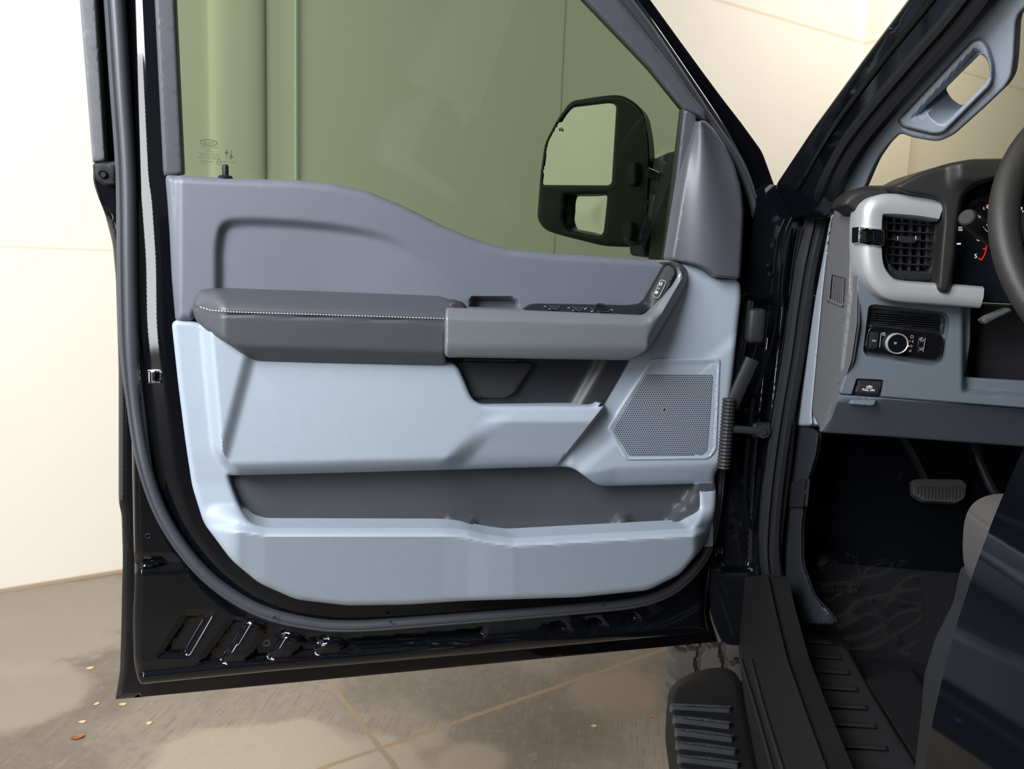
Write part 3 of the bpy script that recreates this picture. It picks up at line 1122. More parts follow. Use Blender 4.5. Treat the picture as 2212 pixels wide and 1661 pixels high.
AS = ArmSurf(DOOR.p, DOOR.n)
strokes('stitching', segs, AS, .0005, THREAD, arm, w=1.7, thick=.0007)
relief('armrest_end_cap', [(966, 655), (982, 648), (1000, 652), (1012, 668), (1012, 690), (966, 690)], DOOR, DGREY, door, off=.045, spacing=8, er=8, ed=.008, skirt=.03, r=8)

# ---- dark storage insert under the handle
INS = [(958, 772), (1000, 768), (1350, 772), (1356, 782), (1294, 884), (1040, 884), (1018, 870), (960, 795)]


def h_ins(P, d):
    return .0 + .014 * sm(lined(P, (1225, 880), (1287, 770)) / 26) + .012 * sm(-lined(P, (1225, 880), (1287, 770)) / 200)


ins = relief('storage_insert', INS, DOOR, DGREY, door, off=.004, h=h_ins, spacing=9, skirt=.02, angle=50)
relief('access_cover', [(964, 783, 4), (1000, 781), (1148, 784, 4), (1150, 790, 4), (1112, 848, 10), (1092, 859, 8), (1018, 860), (966, 795)], DOOR, DGREY, door, off=.022, spacing=12, er=3, ed=.003, skirt=.016, r=4)
relief('cover_hinge', [(1002, 774), (1118, 774), (1119, 781), (1002, 780)], DOOR, BLACKR, door, off=.026, spacing=12, er=2, ed=.002, skirt=.01)

# ---- grab handle
GH = [(963, 669, 4), (968, 665, 3), (1100, 670), (1300, 677), (1385, 680), (1402, 678, 16), (1416, 668), (1450, 615), (1461, 588, 14), (1455, 576, 8), (1440, 566), (1444, 561), (1468, 569), (1484, 580, 8), (1490, 598, 10), (1484, 617, 8), (1409, 741), (1394, 764, 18), (1364, 778, 10), (1330, 778),
      (1150, 775), (967, 772, 4), (962, 766, 4)]


def h_gh(P, d):
    x, y = P[:, 0], P[:, 1]
    ti = np.interp(x, [963, 1385, 1402], [667, 680, 678])
    bev = np.clip((y - ti) / 20, 0, 1)
    z = .062 + .018 * np.where(x < 1402, bev, sm(d / 16))
    z = z - .012 * np.clip((y - 745) / 33, 0, 1) ** 1.5
    z = z - .055 * sm((x - 1395) / 120) - .0
    return z


gh = relief('grab_handle', GH, DOOR, SATIN, door, off=.0, h=h_gh, spacing=6.5, er=5, ed=.005, skirt=.05, r=6, angle=55)
SWP = [(1134, 668), (1144, 660, 8), (1158, 656, 6), (1360, 660), (1380, 658, 12), (1395, 650, 8), (1438, 574, 4), (1446, 570), (1458, 578, 6), (1460, 590, 8), (1448, 617), (1414, 670, 8), (1400, 682, 8), (1385, 684), (1130, 676)]


def h_sw(P, d):
    x, y = P[:, 0], P[:, 1]
    z = .016 + .044 * np.clip((y - 656) / 24, 0, 1)
    b = .030 + .012 * np.clip(lined(P, (1395, 655), (1440, 575)) / 30, 0, 1)
    return np.where(x < 1380, z, z * (1 - sm((x - 1380) / 30)) + b * sm((x - 1380) / 30)) - .028 * sm((x - 1400) / 70) * 0


sw = relief('switch_panel', SWP, DOOR, BPLAST, door, off=.0, h=h_sw, spacing=6, er=3, ed=.002, skirt=.012, r=4, angle=50)


class SwSurf(Plane):
    def hits(self, P, off):
        P = np.asarray(P, float)
        return Plane.hits(self, P, h_sw(P, None) + off)


SS = SwSurf(DOOR.p, DOOR.n)
for i, (cx, cy) in enumerate(((1194, 664), (1245, 667))):
    relief('window_switch', [(cx - 11, cy - 5), (cx + 15, cy - 4), (cx + 9, cy + 6), (cx - 4, cy + 5)], SS, GLOSSB, door, off=.004, spacing=6, er=2, ed=.002, skirt=.006, r=2)
    strokes('switch_edging', [[(cx - 8, cy - 4), (cx + 1, cy + 2)], [(cx + 1, cy + 2), (cx + 8, cy + 5)], [(cx + 8, cy + 5), (cx + 15, cy - 3)]], SS, .0045, CHROME, door, w=1.1)
    strokes('switch_markings', [[(cx - 19, cy - 2.4), (cx - 14, cy - 2)], [(cx - 9, cy + 3), (cx - 4, cy + 3.4)]], SS, .0008, ICON, door, w=1.2)
mk = np.array(DOOR.hit(1299, 668, .040))
lathe('mirror_control', mk, DN * .55 + np.array([0, 0, .84]), [(0, .006), (.008, .006), (.0115, .004), (.0125, 0), (.0125, -.006)], GLOSSB, door, 28)
strokes('mirror_control_edging', [[(1296, 672), (1306, 673.5), (1314, 672), (1316, 669)], [(1276, 664), (1280, 668), (1284, 669)]], SS, .0075, CHROME, door, w=1.2)
strokes('switch_markings', [[(1293, 666), (1295, 665)], [(1300, 666.5), (1302, 666)], [(1276, 672.5), (1281, 672)], [(1319, 668.5), (1324, 669.5)], [(1262, 668), (1267, 665)]], SS, .007, ICON, door, w=1.3)
LK = [(1428, 604, 3), (1437, 607, 3), (1438.5, 611, 3), (1424, 641, 3), (1420, 644, 3), (1412, 641, 3), (1411, 638, 3)]
relief('lock_switch', LK, SS, BPLAST, door, off=.003, spacing=8, er=1.5, ed=.001, skirt=.005, r=3)
lkp = fillet(LK, 3)
strokes('lock_switch_edging', [(list(map(tuple, lkp)) + [tuple(lkp[0])], 1.0)], SS, .0035, SILVER, door, w=1.0)
strokes('lock_icon', [[(1425, 611.5), (1429, 612), (1430, 614), (1428, 616), (1425, 615.5), (1424.5, 612.5)], [(1429, 612), (1431, 609.5)], [(1421.5, 622.5), (1425, 623)],
                      [(1417, 629.5), (1420, 629), (1421.5, 631), (1419, 634), (1416, 633.5), (1416.5, 630)], [(1418, 630), (1419, 632)]], SS, .0036, WHITEM, door, w=1.0)

# ---- speaker
SPK = [(1408, 774, 12), (1552, 773, 5), (1557, 778, 4), (1549, 974, 10), (1531, 993, 10), (1351, 995, 10), (1314, 931, 8), (1313, 922, 8), (1401, 783, 10)]
relief('speaker_bezel', SPK, DOOR, LGREY, door, off=.0205, h=lambda P, d: -.0035 * sm((d - 5) / 4) + .0 * d - .001 * sm((6 - d) / 6), spacing=7, er=3, ed=.002, skirt=.006, r=10, angle=50)
GR = [(1398, 808, 10), (1540, 808, 4), (1542, 815, 4), (1530, 972, 6), (1519, 985, 8), (1358, 986, 8), (1323, 931, 6), (1325, 922, 6), (1389, 814, 8)]
relief('speaker_grille', GR, DOOR, PERF, door, off=.0185, spacing=14, er=4, ed=.0015, skirt=.003, r=8)
lathe('speaker_badge', DOOR.hit(1434, 884, .0186), DN, [(0, .0012), (.0016, .001), (.002, 0)], CHROME, door, 12)

# ---- mirror sail cover
SAIL = [(1513, 259, 6), (1525, 261, 5), (1543, 280), (1567, 315), (1588, 362), (1602, 415), (1607, 460), (1603, 540), (1599, 604), (1546, 599, 4), (1529, 583), (1500, 572), (1468, 567), (1449, 562), (1459, 500), (1483, 345), (1503, 268, 5)]


def h_sail(P, d):
    x, y = P[:, 0], P[:, 1]
    xr = np.interp(y, [259, 420, 604], [1513, 1527, 1540])
    a = np.interp(y, [259, 420, 604], [10, 45, 70])
    t = (x - xr) / a
    return .022 * np.exp(-(np.where(t < 0, t * 1.1, t * .9)) ** 2 * .9) + .012 * sm((y - 260) / 340) - .004


relief('mirror_sail_cover', SAIL, DOOR, SAILG, door, off=.010, h=h_sail, spacing=7, er=7, ed=.008, skirt=.03, r=10, angle=50)

# ---- latch, plugs, slot
lat = relief('door_latch', [(317, 799, 4), (349, 797, 4), (352, 801, 3), (351, 828, 4), (345, 832, 3), (316, 829, 3)], DOOR, CHROME, door, off=-.036, h=lambda P, d: .006 * sm(d / 6) - .010 * sm(sdf(P, fillet([(336, 802), (349, 801), (347, 824), (334, 826)], 3)) / 4), spacing=3.5, er=2, ed=.002, skirt=.02, r=4)
lathe('latch_bolt', DOOR.hit(325, 814, -.033), (0, 0, 1), [(0, -.008), (.004, -.008), (.004, .008), (0, .008)], CHROME, door, 16)
lathe('drain_plug', DOOR.hit(576, 1386, -.052), DN, [(0, .004), (.0025, .004), (.0035, .006), (.006, .006), (.0085, .003), (.0095, 0)], DGREY, door, 28)
lathe('drain_plug', DOOR.hit(322, 1155, -.041), DN, [(0, .006), (.002, .006), (.0035, .008), (.006, .005), (.0075, 0)], BPLAST, door, 24)
relief('drain_slot', [(332, 1431, 4), (380, 1430, 4), (380, 1437, 4), (332, 1439, 4)], DOOR, BLACKR, door, off=-.040, spacing=10, skirt=.008, r=4)
relief('edge_flap', [(300, 1214), (345, 1209), (368, 1212), (352, 1222), (326, 1231), (302, 1233)], DOOR, PAINT, door, off=-.040, h=lambda P, d: .012 * sm(d / 10), spacing=4, skirt=.008, r=8)

# ---- folded tow mirror outside the glass
MOUT = [(1233, 218, 14), (1318, 205, 20), (1345, 206, 12), (1377, 224, 20), (1393, 246), (1402, 300), (1404, 333), (1403, 400), (1401, 474), (1388, 526, 14), (1364, 534, 12), (1306, 532), (1218, 510, 14), (1178, 498, 18), (1160, 474, 14), (1168, 371), (1177, 309), (1203, 259)]
MG1 = [(1233, 234, 12), (1318, 224, 8), (1330, 228, 8), (1320, 394, 5), (1314, 399, 4), (1172, 398, 5), (1184, 302, 20)]
MG2 = [(1220, 421, 5), (1309, 420, 4), (1312, 425, 4), (1304, 502, 8), (1296, 509, 6), (1220, 494, 8), (1215, 474, 14)]
MF = 0.0
mir = relief('side_mirror', MOUT, MIRP, BPLAST, ROOT, off=MF, holes=[MG1, MG2], spacing=14, er=9, ed=.012, skirt=.10, r=16, hr=8, sdir=(.13, .98, .07))
tag(mir, 'black folded towing mirror')
relief('mirror_glass', [(p[0] + (3 if p[0] > 1260 else -3), p[1] + (3 if p[1] > 300 else -3), 8) for p in MG1], MIRP, MIRROR, mir, off=MF - .006, spacing=40, skirt=.004)
relief('spotter_glass', [(p[0] + (2 if p[0] > 1260 else -2), p[1] + (2 if p[1] > 460 else -2), 8) for p in MG2], MIRP, MIRROR, mir, off=MF - .022, h=lambda P, d: .004 * sm(d / 45), spacing=9, skirt=.004)
relief('spotter_surround', [(1178, 412), (1318, 412), (1312, 516), (1200, 500), (1170, 480)], MIRP, GLOSSB, mir, off=MF - .026, spacing=20, skirt=.004)
strokes('heater_icon', [[(1208, 283), (1208, 278.5), (1210, 276.5), (1213.5, 276.5), (1215.5, 278.5), (1215.5, 284), (1213, 281.5)], [(1210, 280), (1212.5, 279), (1213, 281.5), (1210.5, 282), (1210, 280)]], MIRP, MF - .0055, ETCH, mir, w=.9)
for nm, pts in (('mirror_arm', [(1366, 350), (1403, 354), (1408, 352), (1475, 348), (1470, 410), (1440, 419), (1412, 410), (1402, 404), (1366, 402)]),
                ('mirror_arm', [(1358, 478), (1392, 486), (1400, 474), (1455, 470), (1448, 552), (1440, 560), (1388, 552), (1386, 528), (1356, 520)])):
    relief(nm, pts, DOOR, BPLAST, mir, off=-.23, spacing=12, er=8, ed=.012, skirt=.06, r=8)
relief('mirror_arm_cap', [(1408, 345, 6), (1425, 339), (1470, 333), (1470, 352), (1412, 351, 4)], DOOR, BPLAST, mir, off=-.20, spacing=10, er=4, ed=.004, skirt=.05, r=5)
relief('mirror_foot', [(1462, 330), (1485, 320), (1475, 560), (1440, 562)], DOOR, BPLAST, mir, off=-.12, spacing=14, er=4, ed=.004, skirt=.08)

# ---- hinge pillar and cab body
HP = Y(1.50)
pil = relief('hinge_pillar', [(1640, 395), (1690, 402), (1790, 380), (1770, 470), (1740, 600), (1716, 800), (1690, 1000), (1680, 1200), (1700, 1330), (1600, 1396), (1560, 1390), (1535, 1330), (1535, 1250), (1560, 900), (1610, 600)], HP, PAINT, ROOT,
             off=-.02, h=lambda P, d: -.03 * sm(sdf(P, fillet([(1560, 640), (1690, 640), (1650, 1020), (1640, 1240), (1540, 1240)], 30)) / 20), spacing=9, skirt=.03, r=20, angle=60)
tag(pil, 'black painted hinge pillar between door and dash')


def hp_path(pts, off): return curve3([HP.hit(x, y, off) for x, y in pts], 5)


sweep('pillar_flange', hp_path([(1712, 470), (1698, 505), (1692, 550), (1686, 600), (1677, 690), (1666, 745), (1650, 800), (1632, 850)], .01), ell(.003, .006, 10), (0, -1, 0), PAINT, pil)
sweep('pillar_flange', hp_path([(1730, 490), (1716, 570), (1704, 680), (1686, 800), (1670, 900), (1655, 1010), (1648, 1120), (1640, 1200), (1636, 1290)], .015), ell(.004, .008, 10), (0, -1, 0), PAINT, pil)
sweep('fender_edge', hp_path([(1628, 860), (1620, 930), (1612, 1010), (1612, 1090), (1622, 1140), (1634, 1090), (1642, 1010)], .004), ell(.004, .007, 10), (0, -1, 0), PAINT, pil)
sweep('door_check_strap', hp_path([(1560, 928), (1600, 928), (1640, 932)], .03), ell(.007, .004, 8), (0, -1, 0), BPLAST, pil)
lathe('hinge_bolt', HP.hit(1648, 931, .03), (0, -1, 0), [(0, .008), (.006, .008), (.006, .003), (.013, .003), (.013, -.01)], BPLAST, pil, 8)
box('hinge', HP.hit(1625, 945, .02), HP.hit(1664, 912, -.01), BPLAST, pil, .003)
for k, (a, b) in enumerate((((1612, 742), (1650, 665)),)):
    box('hinge', HP.hit(a[0], a[1], .035), HP.hit(b[0], b[1], 0), BPLAST, pil, .008)
sweep('hinge_arm', hp_path([(1578, 880), (1600, 830), (1625, 775)], .02), ell(.013, .008, 10, 3), (0, -1, 0), BPLAST, pil)
bel = []
for i in range(40):
    t = i / 39
    bel.append((1575 - 12 * t, 860 + 150 * t))
sweep('wiring_boot', [HP.hit(x, y, .03) for x, y in bel], ell(.010, .010, 12), (0, -1, 0), BLACKR, pil, scales=[1 + .22 * (i % 2) for i in range(40)], angle=20)
for x, y in ((1660, 575), (1663, 594), (1600, 1133), (1622, 1135), (1590, 1160), (1605, 1040)):
    lathe('pillar_bolt', HP.hit(x, y, -.02), (0, -1, 0), [(0, .006), (.003, .006), (.004, .002), (.006, 0)], GLOSSB, pil, 10)

# A pillar (painted outside, rubber, inner trim)
APO = [(1672, 406), (1757, 277), (1866, 127), (1961, 0), (2150, -255), (2340, -255), (2152, 0), (2082, 69), (2016, 142), (1955, 211), (1904, 272), (1863, 318), (1843, 348), (1828, 381), (1813, 420), (1795, 475), (1700, 470)]
ap = relief('windscreen_pillar', APO, PIL, PAINT, ROOT, off=0.0,
            spacing=14, er=8, ed=.008, skirt=.05, r=20)
tag(ap, 'black painted windscreen pillar')


def pil_path(pts, plane, off): return curve3([plane.hit(x, y, off) for x, y in pts], 6)


sweep('drip_moulding', pil_path([(1720, 410), (1790, 290), (1900, 140), (2005, 10), (2170, -200)], PIL, .004), ell(.004, .004, 8), PIL.n, PAINT, ap)
sealb = [PIL.hit(2260, -210, .004), PIL.hit(2090, 20, .004), PIL.hit(1990, 135, .004), PIL.hit(1895, 245, .004), PIL.hit(1838, 320, .004), PIL.hit(1795, 400, .004), HP.hit(1768, 470, .02), HP.hit(1746, 560, .02), HP.hit(1729, 660, .02), HP.hit(1714, 770, .02), HP.hit(1692, 900, .02),
         HP.hit(1672, 1050, .02), HP.hit(1663, 1180, .02), HP.hit(1674, 1280, .03), Z(.735).hit(1678, 1350), Z(.73).hit(1694, 1425), Z(.73).hit(1732, 1535), Z(.73).hit(1782, 1670), Z(.73).hit(1870, 1900)]
sNn = [PIL.n] * 6 + [np.array([0, -1.0, 0])] * 7 + [np.array([-.3, -.8, .5])] + [np.array([-.5, 0, .87])] * 5
pth = curve3(sealb, 6)
nn_ = [sNn[min(len(sNn) - 1, int(round(i / 6)))] for i in range(len(pth))]
nn2 = []
for i in range(len(nn_)):
    a = sum(nn_[max(0, min(len(nn_) - 1, j))] for j in range(i - 5, i + 6))
    nn2.append(a / np.linalg.norm(a))
bprof = [(-.019, -.012), (-.019, .002), (-.014, .008), (-.006, .009), (-.003, .006), (.002, .006), (.006, .012), (.013, .011), (.019, .004), (.019, -.012)]
sweep('opening_seal', pth, bprof, nn2, mat('opening_rubber', (.006, .0065, .008), .55, spec=.25), ap)

PTR = [(2330, -230), (2152, 0), (2082, 69), (2016, 142), (1955, 211), (1904, 272), (1863, 318), (1843, 348), (1828, 381), (1813, 420), (1800, 455), (1840, 450), (1862, 420), (1871, 401), (1879, 381), (1894, 348), (1917, 315), (1943, 290, 6), (1952, 289), (1968, 296), (2011, 304), (2031, 305, 20), (2062, 290), (2128, 231), (2173, 188, 10),
       (2186, 165), (2191, 127), (2195, 51), (2200, 33), (2216, 16), (2390, -160)]
SEAM = [(1941, 259, 6), (1958, 243), (2100, 90, 8), (2120, 86, 12), (2134, 103, 12), (2145, 142, 14), (2143, 183, 14), (2039, 287, 8), (2018, 291, 10), (1950, 274, 8)]
GHO = [(2114, 116, 8), (2128, 122, 10), (2137, 142, 10), (2138, 163, 8), (2128, 180, 8), (2041, 267, 6), (2031, 267, 6), (2013, 254, 8), (2003, 239, 8), (2001, 229, 5)]
pt = relief('pillar_trim', PTR, PILIN, PTRIM, ap, off=.0, holes=[SEAM], spacing=9, er=8, ed=.006, skirt=.012, r=10, hr=8)
relief('pillar_grab_handle', SEAM, PILIN, PTRIM, ap, off=.006, h=lambda P, d: .004 - .02 * sm(sdf(P, fillet([(1960, 262), (2105, 100), (2125, 112), (2000, 250)], 6)) / 14), holes=[GHO], spacing=6, er=6, ed=.006, skirt=.05, r=8, hr=8)

# windscreen
bm = bmesh.new()
wz = lambda z: 1.52 - (z - 1.468) * 1.55
vs = [bm.verts.new(p) for p in ((.31, wz(1.36), 1.36), (2.1, wz(1.36), 1.36), (1.95, wz(2.0), 2.0), (.47, wz(2.0), 2.0))]
bm.faces.new(vs)
link_bm('windscreen', bm, WGL, ROOT)

# cab body that shades the interior
rf = box('cab_roof', (.46, -1.6, 1.99), (2.0, .76, 2.04), PAINT, ROOT, .015)
box('cab_side', (2.1, -1.6, .5), (2.16, 1.5, 1.5), PAINT, ROOT, .01)
box('bed_side', (.27, -4.6, .62), (2.12, -1.64, 1.48), PAINT, ROOT, .02)
box('cab_rear', (.35, -1.66, .5), (2.1, -1.6, 2.0), PAINT, ROOT, .01)
bm = bmesh.new()
bm.faces.new([bm.verts.new(p) for p in ((.29, .60, 1.36), (.46, .60, 1.99), (.46, -1.6, 1.99), (.29, -1.6, 1.36))])
g_ = bmesh.ops.extrude_face_region(bm, geom=bm.faces[:])
bmesh.ops.translate(bm, verts=[v for v in g_['geom'] if isinstance(v, bmesh.types.BMVert)], vec=(.03, 0, 0))
link_bm('rear_door_window', bm, mat('dark_privacy_glass', (.004, .004, .005), .06, spec=.16), ROOT)
bm = bmesh.new()
bm.faces.new([bm.verts.new(p) for p in ((2.1, 1.4, 1.45), (1.95, .75, 2.0), (1.95, -1.6, 2.0), (2.1, -1.6, 1.45))])
link_bm('passenger_window', bm, GLOSSB, ROOT)
# headliner lamp-free soffit
box('headliner', (.47, -1.58, 1.965), (1.98, .74, 1.985), LGREY, ROOT, .005)

# rear door outer panel (black, mirror-like) seen at a grazing angle
edge = [(2270, 790), (2212, 910), (2187, 967), (2133, 1070), (2080, 1221), (2050, 1314), (2031, 1412), (2001, 1544), (1977, 1661), (1965, 1720)]
prof = []
for x, y in edge:
    p = Y(.60).hit(x, y)
    prof.append((p[0], p[2]))
rows = [(prof[0][0] + .08, prof[0][1] + .30)] + prof + [(prof[-1][0] + .0, prof[-1][1] - .25), (prof[-1][0] + .06, prof[-1][1] - .36)]
zz = np.array([r[1] for r in rows])
xx = np.array([r[0] for r in rows])
cf = np.polyfit(zz[1:-2], xx[1:-2], 2)
bm = bmesh.new()
ring = []
zs = np.linspace(zz.max() + .05, .62, 28)
ys = [.60, .585, .3, 0, -.4, -.9, -1.6]
g = []
for yv in ys:
    row = []
    for z in zs:
        x = float(np.polyval(cf, max(z, zz[-3]))) if z > .9 else float(np.polyval(cf, .9)) - .0
        row.append(bm.verts.new((x + (.012 if yv == .60 else 0), yv, z)))
    g.append(row)
for a, b in zip(g, g[1:]):
    for i in range(len(zs) - 1):
        bm.faces.new((a[i], a[i + 1], b[i + 1], b[i]))
be = [e for e in bm.edges if len(e.link_faces) == 1]
ex = bmesh.ops.extrude_edge_only(bm, edges=be)
bmesh.ops.translate(bm, verts=[v for v in ex['geom'] if isinstance(v, bmesh.types.BMVert)], vec=(.05, 0, 0))
bmesh.ops.recalc_face_normals(bm, faces=bm.faces[:])
tag(link_bm('rear_door', bm, mat('rear_black_paint', (.0022, .0027, .004), .06, spec=.16), ROOT), 'glossy black rear door mirroring the front door')

# ---- sill, rocker, kick panel, floor
sill = relief('sill_scuff_plate', [(1680, 1330), (1800, 1325), (1806, 1345), (1830, 1400), (1880, 1490), (1925, 1565), (2010, 1700), (2150, 1900), (1890, 1900), (1800, 1670), (1750, 1535), (1702, 1420)], Z(.73), BPLAST, ROOT,
              spacing=14, er=6, ed=.006, skirt=.03, r=14, angle=60)
SILLM = mat('sill_plastic', (.014, .014, .015), .5, spec=.2, bump=.15)
sill.data.materials[0] = SILLM
for xa, xb, y0 in ((1694, 1786, 1351), (1706, 1800, 1380), (1720, 1816, 1411), (1734, 1834, 1444), (1748, 1852, 1480), (1762, 1872, 1520), (1780, 1892, 1560), (1800, 1916, 1608), (1818, 1938, 1658), (1842, 1966, 1712)):
    relief('sill_rib', [(xa, y0 - 5, 3), (xb, y0 + 2, 3), (xb + 3, y0 + 14, 3), (xa + 3, y0 + 7, 3)], Z(.73), SILLM, sill, off=.005, spacing=6, er=5, ed=.004, skirt=.008, r=4)
tag(sill, 'ribbed black sill plate')
rk = relief('rocker_panel', [(1590, 1250), (1660, 1240), (1680, 1330), (1702, 1420), (1742, 1535), (1792, 1670), (1880, 1900), (1690, 1900), (1636, 1661), (1611, 1530), (1599, 1440), (1594, 1380)], X(.275), MATTE, ROOT, off=.0, spacing=16, er=6, ed=.006, skirt=.03, r=8)
for q in ((( 1600, 1425), (1632, 1530), (1668, 1661), (1700, 1790)), ((1622, 1425), (1650, 1530), (1690, 1661), (1725, 1790))):
    sweep('rocker_moulding', curve3([X(.272).hit(x, y) for x, y in q], 6), ell(.004, .003, 8), (-1, 0, 0), BPLAST, rk)
relief('kick_panel', [(1712, 905), (1772, 930), (1764, 985), (1742, 1050), (1732, 1140), (1733, 1215), (1757, 1285), (1800, 1330), (1806, 1350), (1690, 1350), (1676, 1270), (1674, 1150), (1690, 1010)], INNER, NAVY, ROOT, off=.0, h=lambda P, d: -.02 * np.clip((P[:, 0] - 1690) / 85, 0, 1.2) ** 2, spacing=10, er=4, ed=.004, skirt=.003, r=16)
relief('fuse_cover', [(1706, 1042, 4), (1742, 1033, 4), (1736, 1096, 4), (1703, 1096, 4)], INNER, BPLAST, ROOT, off=.004, h=lambda P, d: -.02 * np.clip((P[:, 0] - 1690) / 85, 0, 1.2) ** 2, spacing=8, er=3, ed=.002, skirt=.006, r=4)
bm = bmesh.new()
fp = [(.36, -1.5, .69), (.36, 1.40, .69), (.36, 1.95, 1.0), (.36, 1.955, 1.2), (.36, 1.96, 1.45)]
A = [bm.verts.new(p) for p in fp]
B = [bm.verts.new((2.1, p[1], p[2])) for p in fp]
for i in range(4):
    bm.faces.new((A[i], A[i + 1], B[i + 1], B[i]))
link_bm('floor_carpet', bm, CARPET, ROOT, angle=20)
box('cab_floor', (.30, -1.6, .60), (2.1, 1.38, .68), BPLAST, ROOT, .01)
box('firewall', (.34, 1.97, .6), (2.1, 2.02, 1.46), BPLAST, ROOT, .01)
relief('floor_edge_carpet', [(1862, 1468), (1885, 1462), (1925, 1445), (1972, 1440), (2010, 1500), (2040, 1720), (2020, 1720), (1925, 1565)], Z(.722), CARPET, ROOT, spacing=14, er=10, ed=.01, skirt=.03, r=12)

# brake pedal
bp_ = Plane((.6, 1.50, .9), (0, -.85, .52))
bpd = relief('brake_pedal', [(1969, 1037, 5), (1984, 1034, 5), (2076, 1035, 6), (2089, 1046, 6), (2084, 1076, 5), (2068, 1086, 6), (1996, 1082, 6), (1972, 1068, 6)], bp_, mat('pedal_rubber', (.028, .028, .028), .7), ROOT,
             h=lambda P, d: .0025 * (np.sin(P[:, 0] * 2 * math.pi / 7.5) > 0) * sm((d - 5) / 2) * (P[:, 1] > 1050), spacing=2.6, er=3, ed=.003, skirt=.012, r=5)
sweep('pedal_arm', curve3([bp_.hit(1940, 930, .02), bp_.hit(1960, 960, .0), bp_.hit(1985, 1005, -.01), bp_.hit(2002, 1045, -.012)], 5), ell(.007, .009, 10), (0, -1, 0), mat('pedal_steel', (.10, .10, .10), .2, metal=.9), bpd)
sweep('accelerator_arm', curve3([bp_.hit(2098, 940, .02), bp_.hit(2112, 985, -.01), bp_.hit(2140, 1050, -.02), bp_.hit(2165, 1090, -.03)], 5), ell(.008, .006, 10), (0, -1, 0), BPLAST, ROOT)

# driver seat cushion
sp = Y(.80)
seat = relief('driver_seat', [(2082, 1222), (2079, 1180), (2082, 1130), (2092, 1098), (2112, 1078), (2140, 1068), (2250, 1060), (2500, 1060), (2500, 1320), (2140, 1300), (2100, 1260)], sp, SEATM, ROOT, off=0, h=lambda P, d: -.005 * np.exp(-((P[:, 1] - 1105 - (P[:, 0] - 2092) * .35) / 2.2) ** 2), spacing=7, er=20, ed=-.03, skirt=-.42, r=16, angle=70)
tag(seat, 'grey leather seat cushion corner')
relief('seat_base', [(2076, 1222), (2140, 1215), (2500, 1290), (2500, 1800), (1960, 1800), (1990, 1540), (1996, 1460), (2020, 1380), (2060, 1300)], Y(.82), BPLAST, ROOT, spacing=20, skirt=-.4, r=14)

# ---- dashboard
DL = [(1856, 500), (1852, 560), (1850, 700), (1838, 780), (1811, 850.5), (1900, 857), (2500, 904), (2500, 840), (2130, 818), (2082, 815, 6), (2088, 790), (2096, 740), (2097, 640), (2000, 630), (1940, 600), (1880, 480)]
SREC = fillet([(1876, 660, 8), (1888, 657, 6), (2042, 674, 10), (2052, 690, 8), (2040, 780, 10), (2020, 792, 10), (1872, 770, 8), (1864, 758, 6)], 8)
PREC = fillet([(1850, 817), (1910, 820), (1898, 872), (1834, 868)], 4)


def h_dash(P, d):
    x, y = P[:, 0], P[:, 1]
    z = -.016 * sm(sdf(P, SREC) / 6) - .016 * sm(sdf(P, PREC) / 5)
    k = sm((x - 2076) / 14)
    z = z - k * (.02 * sm((852 + (x - 2080) * .06 - y) / 14) + .0)
    return z


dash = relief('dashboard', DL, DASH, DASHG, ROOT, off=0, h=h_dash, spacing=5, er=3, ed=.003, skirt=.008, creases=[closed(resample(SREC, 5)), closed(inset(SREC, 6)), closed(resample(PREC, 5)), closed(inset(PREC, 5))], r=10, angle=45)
tag(dash, 'grey dashboard driver end')
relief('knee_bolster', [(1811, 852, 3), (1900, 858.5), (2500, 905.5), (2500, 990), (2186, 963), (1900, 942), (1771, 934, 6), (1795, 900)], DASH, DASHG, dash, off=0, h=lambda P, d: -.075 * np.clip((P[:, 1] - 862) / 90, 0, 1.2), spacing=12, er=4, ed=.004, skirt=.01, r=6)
relief('dash_end_panel', [(1804, 446), (1796, 482), (1786, 560), (1777, 640), (1754, 890), (1769, 921), (1773, 934), (1797, 900), (1817, 850), (1840, 780), (1852, 700), (1854, 560), (1858, 470), (1832, 452)], ENDP, ENDCAP, dash,
       off=.006, h=lambda P, d: -.004 * sm((P[:, 0] - np.interp(P[:, 1], [446, 640, 800, 920], [1838, 1833, 1815, 1778])) / 8), spacing=7, er=4, ed=.003, skirt=.003, r=8, creases=[[(1838, 470), (1833, 640), (1815, 800), (1780, 912)], [(1846, 478), (1841, 640), (1823, 800), (1788, 900)]])
sv = relief('side_vent', [(1785, 590, 4), (1791, 588, 3), (1826, 598, 4), (1822, 662, 4), (1818, 664, 3), (1783, 650, 4)], ENDP, ENDCAP, dash, off=.0085, holes=[[(1797, 594), (1823, 601), (1820, 657), (1793, 645)]], spacing=7, er=2, ed=.002, skirt=.006, r=3)
for i in range(7):
    t = (i + .5) / 7
    xa, xb = 1798 + 24 * t, 1794 + 26 * t
    relief('side_vent_slat', [(xa - .7, 595 + 6 * t), (xa + .7, 595.5 + 6 * t), (xb + .7, 646 + 11 * t), (xb - .7, 645.5 + 11 * t)], ENDP, ENDCAP, dash, off=.0075, spacing=30, skirt=.0008)
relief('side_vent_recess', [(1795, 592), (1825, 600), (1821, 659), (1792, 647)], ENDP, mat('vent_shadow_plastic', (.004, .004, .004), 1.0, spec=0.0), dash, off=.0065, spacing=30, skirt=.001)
relief('lower_pillar_trim', [(1828, 430), (1810, 440), (1792, 480), (1777, 560), (1762, 640), (1740, 780), (1717, 920), (1756, 920), (1754, 892), (1777, 640), (1786, 560), (1796, 482), (1806, 448), (1850, 452)], INNER, PTRIM, ap, off=.0, spacing=9, er=6, ed=.005, skirt=.03, r=8)

